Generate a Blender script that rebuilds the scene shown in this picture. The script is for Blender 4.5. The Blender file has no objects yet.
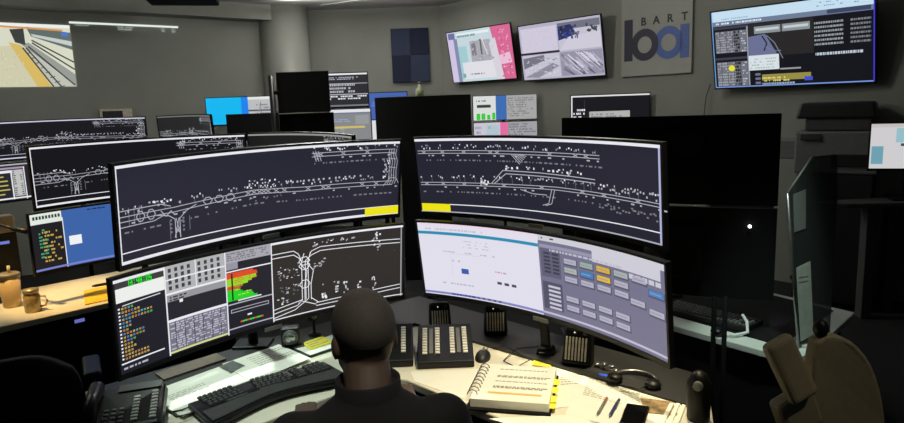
import bpy, bmesh, math, random
from mathutils import Vector, Matrix, Euler
PI = math.pi
SC = bpy.context.scene
COL = SC.collection

# ------------------------------------------------------------------ camera, world, lights, exposure
cam_d = bpy.data.cameras.new('camera')
cam = bpy.data.objects.new('camera', cam_d); COL.objects.link(cam)
cam_d.sensor_width = 36.0
cam_d.lens = 660.1 / 904 * 36
cam_d.clip_start = 0.05; cam_d.clip_end = 100
_p, _r = 0.16266, -0.03549
F = Vector((0, math.cos(_p), -math.sin(_p))); R0 = Vector((1, 0, 0)); U0 = R0.cross(F)
Rv = math.cos(_r) * R0 + math.sin(_r) * U0
Uv = -math.sin(_r) * R0 + math.cos(_r) * U0
cam.matrix_world = Matrix(((Rv.x, Uv.x, -F.x, 0), (Rv.y, Uv.y, -F.y, 0), (Rv.z, Uv.z, -F.z, 1.8), (0, 0, 0, 1)))
SC.camera = cam

w = bpy.data.worlds.new('world'); SC.world = w; w.use_nodes = True
w.node_tree.nodes['Background'].inputs[0].default_value = (0.80, 0.90, 0.85, 1)
w.node_tree.nodes['Background'].inputs[1].default_value = 0.010

vs = SC.view_settings
vs.view_transform = 'Standard'; vs.look = 'None'; vs.gamma = 1.0; vs.exposure = 0.0
try: vs.use_curve_mapping = False
except Exception: pass

def lamp(name, kind, loc, energy, color, target=None, **kw):
    d = bpy.data.lights.new(name, kind); d.energy = energy; d.color = color
    for k, v in kw.items(): setattr(d, k, v)
    o = bpy.data.objects.new(name, d); COL.objects.link(o); o.location = loc
    if target is not None:
        o.rotation_euler = (Vector(target) - Vector(loc)).to_track_quat('-Z', 'Y').to_euler()
    return o
SPOTS = [  # position, watts, colour, aim, cone angle, blend, what it lights
    ((0.60, 1.65, 3.10), 330, (1.0, 0.87, 0.58), (0.26, 2.30, 0.74), 0.56, 0.85, 'over the front of the near desk, right wing'),
    ((0.95, 3.05, 3.10), 240, (1.0, 0.86, 0.55), (0.48, 2.30, 0.74), 0.50, 0.8, 'behind the two right curved monitors, added as fill'),  # added beam, reaches the papers under the right screens
    ((-0.95, 1.65, 3.10), 190, (0.82, 1.0, 0.88), (-0.72, 2.45, 0.74), 0.50, 0.9, 'over the front of the near desk, left wing'),
    ((-1.35, 3.35, 3.10), 230, (0.82, 1.0, 0.88), (-0.88, 2.55, 0.74), 0.46, 0.8, 'behind the two left curved monitors, added as fill'),  # added beam for the sheets under the left screens
    ((-2.75, 3.2, 3.10), 420, (1.0, 0.66, 0.26), (-2.25, 3.85, 0.74), 0.44, 0.8, 'over the left desk'),
    ((1.05, 1.9, 3.10), 180, (0.80, 1.0, 0.88), (1.32, 2.72, 0.80), 0.30, 0.9, 'over the white desk strip'),
    ((0.15, 0.75, 3.10), 110, (1.0, 0.95, 0.82), (-0.22, 1.62, 1.2), 0.40, 0.9, 'over the seated person, added as fill'),  # unseen fill added for the head and shoulders
    ((1.75, 0.9, 3.10), 36, (1.0, 0.88, 0.66), (1.22, 1.95, 0.9), 0.42, 0.9, 'over the beige chair, added as fill'),  # unseen fill added to lift the beige chair
]
for lo, e, c, t, a, b, wh in SPOTS:
    lamp('downlight_and_fill', 'SPOT', lo, e, c, t, spot_size=a * 1.0, spot_blend=b, shadow_soft_size=0.06)
lamp('room_fill', 'POINT', (-1.2, 6.2, 2.98), 58, (1.0, 0.97, 0.92), shadow_soft_size=0.09)  # added point fill for walls and ceiling, no pendant hangs here
lamp('room_fill', 'POINT', (1.2, 5.6, 3.0), 20, (1.0, 0.98, 0.9), shadow_soft_size=0.09)
lamp('ceiling_fill', 'AREA', (-1.0, 8.75, 3.12), 34, (1.0, 0.98, 0.97), (-1.0, 8.75, 4), shape='RECTANGLE', size=2.2, size_y=0.3)  # added upward fill that brightens the far ceiling, there is no cove
lamp('room_fill', 'POINT', (-4.2, 4.6, 2.9), 40, (0.95, 1.0, 0.93), shadow_soft_size=0.09)  # another added fill without a fixture, for the left side

# ------------------------------------------------------------------ materials
MAT = {}
def lin(c): 
    return tuple(((x / 255) / 12.92 if x / 255 <= 0.04045 else ((x / 255 + 0.055) / 1.055) ** 2.4) for x in c)
def pm(name, rgb, rough=0.5, metal=0.0, var=0.12, scale=30.0, bump=0.0, spec=None):
    """procedural surface: a base colour broken up by noise"""
    if name in MAT: return MAT[name]
    m = bpy.data.materials.new(name); m.use_nodes = True; nt = m.node_tree
    b = nt.nodes['Principled BSDF']; c = lin(rgb)
    n = nt.nodes.new('ShaderNodeTexNoise'); n.inputs['Scale'].default_value = scale; n.inputs['Detail'].default_value = 4
    tc = nt.nodes.new('ShaderNodeTexCoord'); nt.links.new(tc.outputs['Object'], n.inputs['Vector'])
    r = nt.nodes.new('ShaderNodeValToRGB')
    r.color_ramp.elements[0].position = 0.3; r.color_ramp.elements[1].position = 0.7
    r.color_ramp.elements[0].color = tuple(x * (1 - var) for x in c) + (1,)
    r.color_ramp.elements[1].color = tuple(min(1, x * (1 + var)) for x in c) + (1,)
    nt.links.new(n.outputs['Fac'], r.inputs['Fac']); nt.links.new(r.outputs['Color'], b.inputs['Base Color'])
    b.inputs['Roughness'].default_value = rough; b.inputs['Metallic'].default_value = metal
    if spec is not None: b.inputs['Specular IOR Level'].default_value = spec
    if bump:
        bp = nt.nodes.new('ShaderNodeBump'); bp.inputs['Strength'].default_value = bump; bp.inputs['Distance'].default_value = 0.002
        nt.links.new(n.outputs['Fac'], bp.inputs['Height']); nt.links.new(bp.outputs['Normal'], b.inputs['Normal'])
    MAT[name] = m; return m
def em(rgb, s=1.0):
    """a lit display pixel colour under a smooth glass front"""
    key = 'display_%d_%d_%d_%d' % (*rgb, int(s * 100))
    if key in MAT: return MAT[key]
    m = bpy.data.materials.new(key); m.use_nodes = True
    b = m.node_tree.nodes['Principled BSDF']
    b.inputs['Base Color'].default_value = (0.006, 0.006, 0.007, 1); b.inputs['Roughness'].default_value = 0.35
    b.inputs['Specular IOR Level'].default_value = 0.25
    b.inputs['Emission Color'].default_value = lin(rgb) + (1,); b.inputs['Emission Strength'].default_value = s
    MAT[key] = m; return m

wall_m = pm('painted_wall', (140, 142, 134), 0.85, var=0.04, scale=3)
ceil_m = pm('ceiling_tile', (205, 203, 200), 0.9, var=0.05, scale=8)
carpet_m = pm('dark_carpet', (22, 22, 24), 0.95, var=0.3, scale=200, bump=0.5)
black_m = pm('black_plastic', (17, 17, 18), 0.42, var=0.15, scale=60, spec=0.35)
dark_m = pm('dark_plastic', (30, 30, 32), 0.5, var=0.15, scale=60)
matte_m = pm('matte_black', (10, 10, 11), 0.8, var=0.15, scale=60, spec=0.2)
key_m = pm('key_plastic', (60, 60, 60), 0.5, var=0.15, scale=120)
keylight_m = pm('pale_key', (232, 229, 214), 0.5, var=0.1, scale=90)
strip_m = pm('grey_strip', (105, 105, 102), 0.5, var=0.1, scale=90)
grille_m = pm('grey_grille', (215, 212, 200), 0.45, metal=0.3, var=0.15, scale=80)
steel_m = pm('brushed_steel', (150, 150, 150), 0.3, metal=0.9, var=0.1, scale=60)
cream_m = pm('cream_laminate', (214, 209, 190), 0.5, var=0.03, scale=12)
white_lam = pm('white_laminate', (205, 212, 205), 0.45, var=0.03, scale=12)
paper_m = pm('white_paper', (226, 226, 214), 0.8, var=0.03, scale=14)
ink_m = pm('printed_ink', (150, 147, 132), 0.8, var=0.1, scale=90)
yellow_m = pm('yellow_paper', (240, 226, 70), 0.8, var=0.05, scale=30)
orange_m = pm('orange_band', (218, 178, 100), 0.8, var=0.06, scale=40)
beige_m = pm('beige_vinyl', (150, 141, 118), 0.65, var=0.06, scale=40, bump=0.2)
grey_m = pm('grey_plastic', (118, 120, 118), 0.55, var=0.08, scale=40)
greyfab_m = pm('grey_fabric', (84, 84, 84), 0.9, var=0.2, scale=180, bump=0.4)
blackfab_m = pm('black_fabric', (16, 16, 18), 0.95, var=0.25, scale=180, bump=0.4)
tan_m = pm('tan_ceramic', (206, 178, 130), 0.5, var=0.06, scale=20)

# ------------------------------------------------------------------ mesh helpers
class MB:
    def __init__(s): s.v = []; s.f = []; s.mi = []; s.sm = []; s.mats = []; s.M = Matrix.Identity(4)
    def slot(s, m):
        if m not in s.mats: s.mats.append(m)
        return s.mats.index(m)
    def add(s, vs, fs, m, smooth=False):
        o = len(s.v); k = s.slot(m)
        s.v += [tuple(s.M @ Vector(p)) for p in vs]
        for f in fs: s.f.append([i + o for i in f]); s.mi.append(k); s.sm.append(smooth)
        return s
    def box(s, c, d, m, rot=None, taper=None):
        T = Matrix.Translation(c) @ (Euler(rot).to_matrix().to_4x4() if rot else Matrix.Identity(4))
        x, y, z = d[0] / 2, d[1] / 2, d[2] / 2; t = taper or (1, 1)
        P = [(-x, -y, -z), (x, -y, -z), (x, y, -z), (-x, y, -z), (-x * t[0], -y * t[1], z), (x * t[0], -y * t[1], z), (x * t[0], y * t[1], z), (-x * t[0], y * t[1], z)]
        return s.add([T @ Vector(p) for p in P], [(0, 3, 2, 1), (4, 5, 6, 7), (0, 1, 5, 4), (1, 2, 6, 5), (2, 3, 7, 6), (3, 0, 4, 7)], m)
    def prism(s, pts, z0, z1, m):
        n = len(pts); a = sum(pts[i][0] * pts[(i + 1) % n][1] - pts[(i + 1) % n][0] * pts[i][1] for i in range(n))
        if a < 0: pts = pts[::-1]
        V = [(x, y, z0) for x, y in pts] + [(x, y, z1) for x, y in pts]
        return s.add(V, [tuple(range(n))[::-1], tuple(range(n, 2 * n))] + [(i, (i + 1) % n, n + (i + 1) % n, n + i) for i in range(n)], m)
    def lathe(s, prof, m, n=24, T=None):
        T = T or Matrix.Identity(4); V = []
        for r, z in prof:
            for k in range(n): V.append(T @ Vector((r * math.cos(2 * PI * k / n), r * math.sin(2 * PI * k / n), z)))
        Fs = []
        for i in range(len(prof) - 1):
            for k in range(n): Fs.append((i * n + k, i * n + (k + 1) % n, (i + 1) * n + (k + 1) % n, (i + 1) * n + k))
        if prof[0][0] > 1e-6: Fs.append(tuple(range(n))[::-1])
        if prof[-1][0] > 1e-6: Fs.append(tuple(range((len(prof) - 1) * n, len(prof) * n)))
        return s.add(V, Fs, m, True)
    def cyl(s, a, b, r, m, n=16, r2=None):
        a, b = Vector(a), Vector(b); L = (b - a).length
        T = Matrix.Translation(a) @ (b - a).to_track_quat('Z', 'Y').to_matrix().to_4x4()
        return s.lathe([(r, 0), (r2 if r2 is not None else r, L)], m, n, T)
    def tube(s, pts, r, m, n=10):
        pts = [Vector(p) for p in pts]; V = []; Fs = []; N = len(pts); rr = r if isinstance(r, (list, tuple)) else [r] * N
        up = Vector((0, 0, 1))
        for i, p in enumerate(pts):
            t = (pts[min(i + 1, N - 1)] - pts[max(i - 1, 0)]).normalized()
            a = t.cross(up)
            if a.length < 1e-3: a = t.cross(Vector((1, 0, 0)))
            a.normalize(); b = a.cross(t)
            for k in range(n): V.append(p + rr[i] * (math.cos(2 * PI * k / n) * a + math.sin(2 * PI * k / n) * b))
        for i in range(N - 1):
            for k in range(n): Fs.append((i * n + k, i * n + (k + 1) % n, (i + 1) * n + (k + 1) % n, (i + 1) * n + k))
        Fs += [tuple(range(n))[::-1], tuple(range((N - 1) * n, N * n))]
        return s.add(V, Fs, m, True)
    def sphere(s, c, r, m, n=20, k=12):
        rx, ry, rz = r if isinstance(r, (tuple, list)) else (r, r, r); V = []; Fs = []
        for i in range(k + 1):
            for j in range(n):
                a = PI * i / k; b = 2 * PI * j / n
                V.append((c[0] + rx * math.sin(a) * math.cos(b), c[1] + ry * math.sin(a) * math.sin(b), c[2] - rz * math.cos(a)))
        for i in range(k):
            for j in range(n): Fs.append((i * n + j, i * n + (j + 1) % n, (i + 1) * n + (j + 1) % n, (i + 1) * n + j))
        return s.add(V, Fs, m, True)
    def mesh(s, name, bevel=0.0, seg=2):
        me = bpy.data.meshes.new(name); me.from_pydata(s.v, [], s.f)
        for m in s.mats: me.materials.append(m)
        me.polygons.foreach_set('material_index', s.mi); me.polygons.foreach_set('use_smooth', s.sm)
        bm = bmesh.new(); bm.from_mesh(me)
        bmesh.ops.remove_doubles(bm, verts=bm.verts, dist=1e-6)
        if bevel:
            ed = [e for e in bm.edges if len(e.link_faces) == 2 and e.calc_face_angle(0) > 0.6]
            bmesh.ops.bevel(bm, geom=ed, offset=bevel, segments=seg, affect='EDGES', profile=0.5, clamp_overlap=True)
        bm.to_mesh(me); bm.free(); me.update(); return me
    def build(s, name, parent=None, loc=None, rot=None, bevel=0.0, seg=2):
        return put(name, s.mesh(name, bevel, seg), parent, loc, rot)
def put(name, me, parent=None, loc=None, rot=None):
    o = bpy.data.objects.new(name, me); COL.objects.link(o)
    if parent: o.parent = parent
    if loc is not None: o.location = loc
    if rot is not None: o.rotation_euler = rot
    return o
def tag(o, label, cat, group=None):
    o['label'] = label; o['category'] = cat
    if group: o['group'] = group
    return o
def thing(name, label, cat, loc=(0, 0, 0), rot=(0, 0, 0), group=None):
    o = bpy.data.objects.new(name, None); COL.objects.link(o); o.location = loc
    o.rotation_euler = rot if isinstance(rot, (tuple, list, Euler)) else (0, 0, rot); o.empty_display_size = 0.05
    return tag(o, label, cat, group)
def struct(name, mb, bevel=0.0):
    o = mb.build(name, bevel=bevel); o['kind'] = 'structure'; return o
def one(name, label, cat, mb, loc=(0, 0, 0), rot=(0, 0, 0), group=None, bevel=0.0):
    return tag(mb.build(name, None, loc, rot if isinstance(rot, (tuple, list)) else (0, 0, rot), bevel), label, cat, group)
def smooth_all(o):
    for p in o.data.polygons: p.use_smooth = True

# ------------------------------------------------------------------ the room
ZC = 3.20
dl = Vector((0.766, 0.643, 0)); nl = Vector((0.643, -0.766, 0)); pl = Vector((-1.86, 10.10, 0))     # left wall
dr = Vector((0.643, -0.766, 0)); nr = Vector((-0.766, -0.643, 0)); pr = Vector((-0.07, 9.96, 0))    # right wall
def wallbox(p, d, n, t0, t1, z0, z1, th=0.12):
    m = MB(); a = p + d * t0; b = p + d * t1; c = b - n * th; e = a - n * th
    m.prism([(a.x, a.y), (b.x, b.y), (c.x, c.y), (e.x, e.y)], z0, z1, wall_m); return m
struct('floor', MB().prism([(-10, 0.3), (8, 0.3), (8, 3), (0, 10.4), (-2.2, 10.4), (-10, 4.2)], -0.1, 0, carpet_m))
struct('ceiling', MB().prism([(-10, 1.0), (8, 1.0), (8, 3), (0, 10.4), (-2.2, 10.4), (-10, 4.2)], ZC, ZC + 0.1, ceil_m))
struct('wall_left', wallbox(pl, dl, nl, -9.5, 0.02, 0, ZC))
struct('wall_back', wallbox(Vector((-2.1, 9.96, 0)), Vector((1, 0, 0)), Vector((0, -1, 0)), 0, 2.1, 0, ZC))
struct('wall_right', wallbox(pr, dr, nr, -0.08, 11.0, 0, ZC))
m = MB(); a = pl + dl * -9.5; b = pl + dl * -0.75; c = b + nl * 0.30; e = a + nl * 0.30
m.prism([(a.x, a.y), (b.x, b.y), (c.x, c.y), (e.x, e.y)], 3.0, ZC, wall_m); struct('trim_1', m)
struct('wall_column', MB().lathe([(0.34, 0), (0.34, ZC)], pm('satin_column_paint', (140, 142, 134), 0.38, var=0.04, scale=3), 48, Matrix.Translation((-2.28, 9.62, 0))))

# ------------------------------------------------------------------ display drawing
class Screen:
    """one display surface: a lit picture drawn in real metres on a curved or flat panel (u right, v down)"""
    def __init__(s, W, H, rad=None):
        s.W, s.H, s.rad, s.mb, s.lay, s.k = W, H, rad, MB(), 0, 0
    def pt(s, u, v, off):
        u = u + s.k * u * (1 - u); a = (u - 0.5) * s.W; z = (0.5 - v) * s.H
        if s.rad: x = s.rad * math.sin(a / s.rad); y = s.rad * (math.cos(a / s.rad) - 1)
        else: x, y = a, 0
        return (x, y - off, z)
    def quad(s, q, mat, lay):
        n = max(1, int(max(abs(q[1][0] - q[0][0]), abs(q[2][0] - q[3][0])) * 28)) if s.rad else 1
        V = []; Fs = []
        for i in range(n + 1):
            t = i / n
            for a, b in ((0, 1), (3, 2)):
                V.append(s.pt(q[a][0] + (q[b][0] - q[a][0]) * t, q[a][1] + (q[b][1] - q[a][1]) * t, lay * 0.00035))
        for i in range(n): Fs.append((2 * i, 2 * i + 1, 2 * i + 3, 2 * i + 2))
        s.mb.add(V, Fs, mat)
    def rect(s, u0, v0, u1, v1, c, lay=1):
        s.quad([(u0, v0), (u1, v0), (u1, v1), (u0, v1)], c if not isinstance(c, tuple) else em(c), lay)
    def line(s, pts, wd, c, lay=2):
        c = em(c) if isinstance(c, tuple) else c
        for (u0, v0), (u1, v1) in zip(pts[:-1], pts[1:]):
            dx, dy = (u1 - u0) * s.W, (v1 - v0) * s.H; L = math.hypot(dx, dy) or 1
            nx, ny = -dy / L * wd / 2 / s.W, dx / L * wd / 2 / s.H
            s.quad([(u0 - nx, v0 - ny), (u1 - nx, v1 - ny), (u1 + nx, v1 + ny), (u0 + nx, v0 + ny)], c, lay)
    def frame(s, u0, v0, u1, v1, wd, c, lay=3):
        hw = wd / s.W; hh = wd / s.H
        s.rect(u0, v0, u1, v0 + hh, c, lay); s.rect(u0, v1 - hh, u1, v1, c, lay); s.rect(u0, v0, u0 + hw, v1, c, lay); s.rect(u1 - hw, v0, u1, v1, c, lay)
    def blobs(s, rng, u0, v0, u1, v1, n, w_, h_, cs, lay=2):
        for _ in range(n):
            u = rng.uniform(u0, u1); v = rng.uniform(v0, v1); a = w_ * rng.uniform(0.5, 1.4) / s.W; b = h_ * rng.uniform(0.6, 1.3) / s.H
            s.rect(u, v, min(u + a * 0.7, 0.998), min(v + b * 0.8 * (0.34 / s.H if s.H > 0.3 and s.rad else 1) if not s.rad else v + b * 0.75, 0.99), rng.choice(cs), lay)
    def text(s, rng, u0, v0, u1, v1, rows, c, fill=0.62, lay=2, ragged=True):
        dv = (v1 - v0) / rows
        for i in range(rows):
            u = u0; end = u1 if not ragged else u0 + (u1 - u0) * rng.uniform(0.55, 1)
            while u < end:
                L = rng.uniform(0.25, 1.0) * 0.022 / max(s.W, 0.3)
                if rng.random() < fill + 0.2: s.rect(u, v0 + dv * (i + 0.5 - fill / 2), min(u + L, u1), v0 + dv * (i + 0.5 + fill / 2), c, lay)
                u += L + 0.005 / s.W
    def build(s, name, parent, loc=None): return s.mb.build(name, parent, loc)

WHITE = (232, 232, 238); PALE = (176, 176, 186); DIM = (120, 120, 130); NAVY = (37, 36, 50); NIGHT = (22, 22, 28)
SEG = {'0': 'abcdef', '1': 'bc', '2': 'abged', '3': 'abgcd', '4': 'fgbc', '5': 'afgcd', '6': 'afgedc', '7': 'abc', '8': 'abcdefg', '9': 'abcdfg'}
def clock(s, txt, u0, v0, u1, v1, c, lay=4):
    n = len(txt); cw = (u1 - u0) / n; t = cw * 0.24; tv = (v1 - v0) * 0.2; vm = (v0 + v1) / 2
    for i, ch in enumerate(txt):
        a = u0 + i * cw + cw * 0.1; b = u0 + (i + 1) * cw - cw * 0.1
        if ch == ':':
            mid = (a + b) / 2
            for vv in (0.3, 0.7): s.rect(mid - t / 2, v0 + (v1 - v0) * vv - tv / 2, mid + t / 2, v0 + (v1 - v0) * vv + tv / 2, c, lay)
            continue
        box = {'a': (a, v0, b, v0 + tv), 'd': (a, v1 - tv, b, v1), 'g': (a, vm - tv / 2, b, vm + tv / 2), 'f': (a, v0, a + t, vm), 'b': (b - t, v0, b, vm), 'e': (a, vm, a + t, v1), 'c': (b - t, vm, b, v1)}
        for k in SEG[ch]: s.rect(*box[k], c, lay)

def rail(s, rng, path, gap=0.07, wd=0.0032, c=PALE, cross=(), icons=16, below=0.16, above=0.10, tick=True):
    """a pair of track lines along a polyline with crossovers, signal marks above and a dashed berth row below"""
    for o in (-gap / 2, gap / 2): s.line([(u, v + o) for u, v in path], wd, c)
    def at(u):
        for (a, va), (b, vb) in zip(path[:-1], path[1:]):
            if a <= u <= b: return va + (vb - va) * (u - a) / max(1e-6, b - a)
        return path[-1][1]
    for u in cross:
        v = at(u); d = 0.010
        s.line([(u - d, v - gap / 2), (u + d, v + gap / 2)], wd, c); s.line([(u - d, v + gap / 2), (u + d, v - gap / 2)], wd, c)
    U0, U1 = path[0][0], path[-1][0]
    for k in range(icons):
        u = U0 + (U1 - U0) * (k + rng.random()) / icons; v = at(u)
        for _ in range(rng.randint(1, 3)):
            a = rng.uniform(0.003, 0.009); w0 = v - above - rng.uniform(-0.02, 0.03); s.rect(u, w0, u + a * 0.7, w0 + rng.uniform(0.014, 0.026), rng.choice([WHITE, PALE, PALE]), 2); u += a + 0.003
        if rng.random() < 0.5: s.line([(u - 0.004, v - above), (u - 0.004, v - gap / 2)], 0.0016, DIM)
        if rng.random() < 0.6: s.rect(u, v + gap / 2 + 0.02, u + rng.uniform(.006, .012), v + gap / 2 + 0.036, PALE, 2)
    if tick:
        u = U0 + 0.01
        while u < U1:
            L = rng.choice([0.004, 0.006, 0.013])
            if rng.random() < 0.75: s.rect(u, at(u) + below, u + L, at(u) + below + 0.018, DIM, 2)
            u += L + rng.uniform(0.006, 0.012)
def diamonds(s, u0, u1, v, h, n, c=PALE, wd=0.003):
    for k in range(n):
        a = u0 + (u1 - u0) * k / n; b = u0 + (u1 - u0) * (k + 0.8) / n; q = (b - a) * 0.3
        s.line([(a, v), (a + q, v - h), (b - q, v - h), (b, v), (b - q, v + h), (a + q, v + h), (a, v)], wd, c)
def tee(s, u, v0, v1, gap=0.018, c=PALE, wd=0.0032):
    s.line([(u - 0.06, v0 - 0.03), (u - 0.025, v0), (u - gap / 2, v0 + 0.05), (u - gap / 2, v1)], wd, c)
    s.line([(u + 0.06, v0 - 0.07), (u + 0.028, v0 - 0.02), (u + gap / 2, v0 + 0.05), (u + gap / 2, v1)], wd, c)
    s.line([(u - gap / 2, v0 + (v1 - v0) * 0.55), (u + gap / 2, v1 - 0.05)], wd, c); s.line([(u + gap / 2, v0 + (v1 - v0) * 0.55), (u - gap / 2, v1 - 0.05)], wd, c)
    for k in range(4):
        s.rect(u - gap * 1.6, v0 + (v1 - v0) * (k + 1) / 6, u - gap * 1.2, v0 + (v1 - v0) * (k + 1.5) / 6, DIM); s.rect(u + gap * 1.1, v0 + (v1 - v0) * (k + 1) / 6, u + gap * 1.5, v0 + (v1 - v0) * (k + 1.5) / 6, DIM)

def map_left(s, seed=3, yellow=True, bright=WHITE, bg=NAVY, edge=True):
    rng = random.Random(seed); s.k = 0.10
    s.rect(0, 0, 1, 1, bg, 0)
    s.rect(0, 0, 1, 0.032, bright, 3)
    if edge: s.rect(0, 0, 0.005, 1, bright, 3)
    s.rect(0, 0.968, 1, 1, bright, 3)
    s.line([(0, 0.885), (1, 0.885)], 0.004, bright)
    if yellow: s.rect(0.853, 0.885, 1, 0.99, (236, 226, 20), 4)
    rail(s, rng, [(0.005, 0.54), (0.16, 0.545), (0.42, 0.50), (0.60, 0.54), (0.97, 0.56)], 0.05, 0.0028, cross=(0.40, 0.42, 0.44, 0.455, 0.47, 0.50, 0.53, 0.62, 0.68, 0.70, 0.84, 0.90), icons=26, above=0.09, below=0.13)
    s.line([(0.005, 0.455), (0.12, 0.46), (0.15, 0.50)], 0.003, PALE); s.line([(0.005, 0.62), (0.10, 0.62), (0.13, 0.58)], 0.003, PALE)
    for u in (0.03, 0.045, 0.06): s.line([(u, 0.43), (u, 0.62)], 0.002, DIM)
    diamonds(s, 0.05, 0.11, 0.545, 0.05, 2); diamonds(s, 0.25, 0.36, 0.515, 0.038, 3); s.line([(0.12, 0.53), (0.135, 0.60), (0.15, 0.55), (0.16, 0.60)], 0.003, PALE)
    tee(s, 0.168, 0.60, 0.86, 0.014)
    for o in (-0.004, 0.005): s.line([(0.168 + o, 0.64), (0.168 - o * 2, 0.85)], 0.0026, PALE)
    s.line([(0.145, 0.66), (0.145, 0.86)], 0.0022, DIM); s.line([(0.205, 0.64), (0.205, 0.80)], 0.0022, DIM)
    s.blobs(rng, 0.08, 0.40, 0.14, 0.46, 8, 0.010, 0.008, [WHITE, PALE]); s.blobs(rng, 0.40, 0.33, 0.50, 0.46, 26, 0.008, 0.008, [WHITE, PALE]); s.blobs(rng, 0.40, 0.55, 0.52, 0.60, 12, 0.008, 0.007, [PALE, DIM])
    for k in range(15): u = 0.53 + k * 0.021 + rng.uniform(0, 0.008); s.rect(u, 0.425, u + 0.007, 0.45, PALE, 2)
    rail(s, rng, [(0.635, 0.125), (0.98, 0.125)], 0.045, 0.0028, cross=(0.655, 0.67, 0.76, 0.86), icons=13, above=0.07, below=0.10)
    for u in (0.64, 0.65, 0.66): s.line([(u, 0.08), (u + 0.012, 0.21)], 0.003, PALE)
    for u in (0.952, 0.962, 0.973, 0.983): s.line([(u + 0.004, 0.10), (u, 0.18), (u + 0.008, 0.27), (u + 0.003, 0.40), (u + 0.004, 0.52), (u - 0.004, 0.58)], 0.003, PALE)
    for v in (0.15, 0.22, 0.34, 0.48): s.line([(0.952, v), (0.985, v + 0.02)], 0.0026, PALE)
    s.line([(0.93, 0.60), (0.952, 0.52)], 0.003, PALE); s.line([(0.987, 0.50), (0.998, 0.57)], 0.003, PALE)
    s.blobs(rng, 0.925, 0.22, 0.955, 0.5, 22, 0.009, 0.010, [WHITE, PALE])
def map_right(s, seed=5):
    rng = random.Random(seed); s.k = -0.12
    s.rect(0, 0, 1, 1, NAVY, 0)
    s.rect(0, 0, 1, 0.034, WHITE, 3); s.rect(0.991, 0, 1, 1, (175, 178, 215), 3); s.rect(0, 0.985, 1, 1, PALE, 3)
    s.line([(0.14, 0.89), (0.40, 0.885), (1, 0.875)], 0.004, WHITE); s.rect(0.005, 0.885, 0.144, 0.99, (236, 226, 20), 4)
    rail(s, rng, [(0.01, 0.18), (0.79, 0.18)], 0.036, 0.0028, cross=(0.04, 0.13, 0.23, 0.35, 0.38, 0.60, 0.70, 0.74), icons=22, above=0.075, below=0.10)
    for k in range(6): s.line([(0.44 + k * 0.008, 0.2), (0.475 + k * 0.006, 0.32 - k * 0.02)], 0.003, PALE)
    rail(s, rng, [(0.01, 0.61), (0.33, 0.60), (0.62, 0.58), (1.0, 0.60)], 0.034, 0.0028, cross=(0.04, 0.12, 0.22, 0.40, 0.56, 0.72, 0.80, 0.92), icons=30, above=0.10, below=0.10)
    for o in (0, 0.04): s.line([(0.345 + o * 0.3, 0.58), (0.40 + o * 0.3, 0.405 + o), (0.56, 0.41 + o), (0.77, 0.43 + o)], 0.0035, PALE)
    s.blobs(rng, 0.41, 0.34, 0.77, 0.39, 26, 0.010, 0.010, [WHITE, PALE]); s.blobs(rng, 0.5, 0.47, 0.8, 0.5, 18, 0.008, 0.008, [PALE, DIM])
    s.line([(0.47, 0.63), (0.52, 0.67), (0.58, 0.67)], 0.003, PALE)
    for o in (0, 0.012): s.line([(0.60 + o, 0.60), (0.585 + o, 0.77), (0.56 + o, 0.80)], 0.003, PALE)
    s.blobs(rng, 0.29, 0.53, 0.34, 0.6, 12, 0.012, 0.012, [WHITE, PALE])
    for k in range(20):
        u = 0.78 + k * 0.0105; t0 = rng.uniform(0.46, 0.55); s.rect(u, t0, u + 0.005, t0 + 0.022, PALE, 2); s.rect(u, t0 + 0.21, u + 0.007, t0 + 0.228, DIM, 2)
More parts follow.
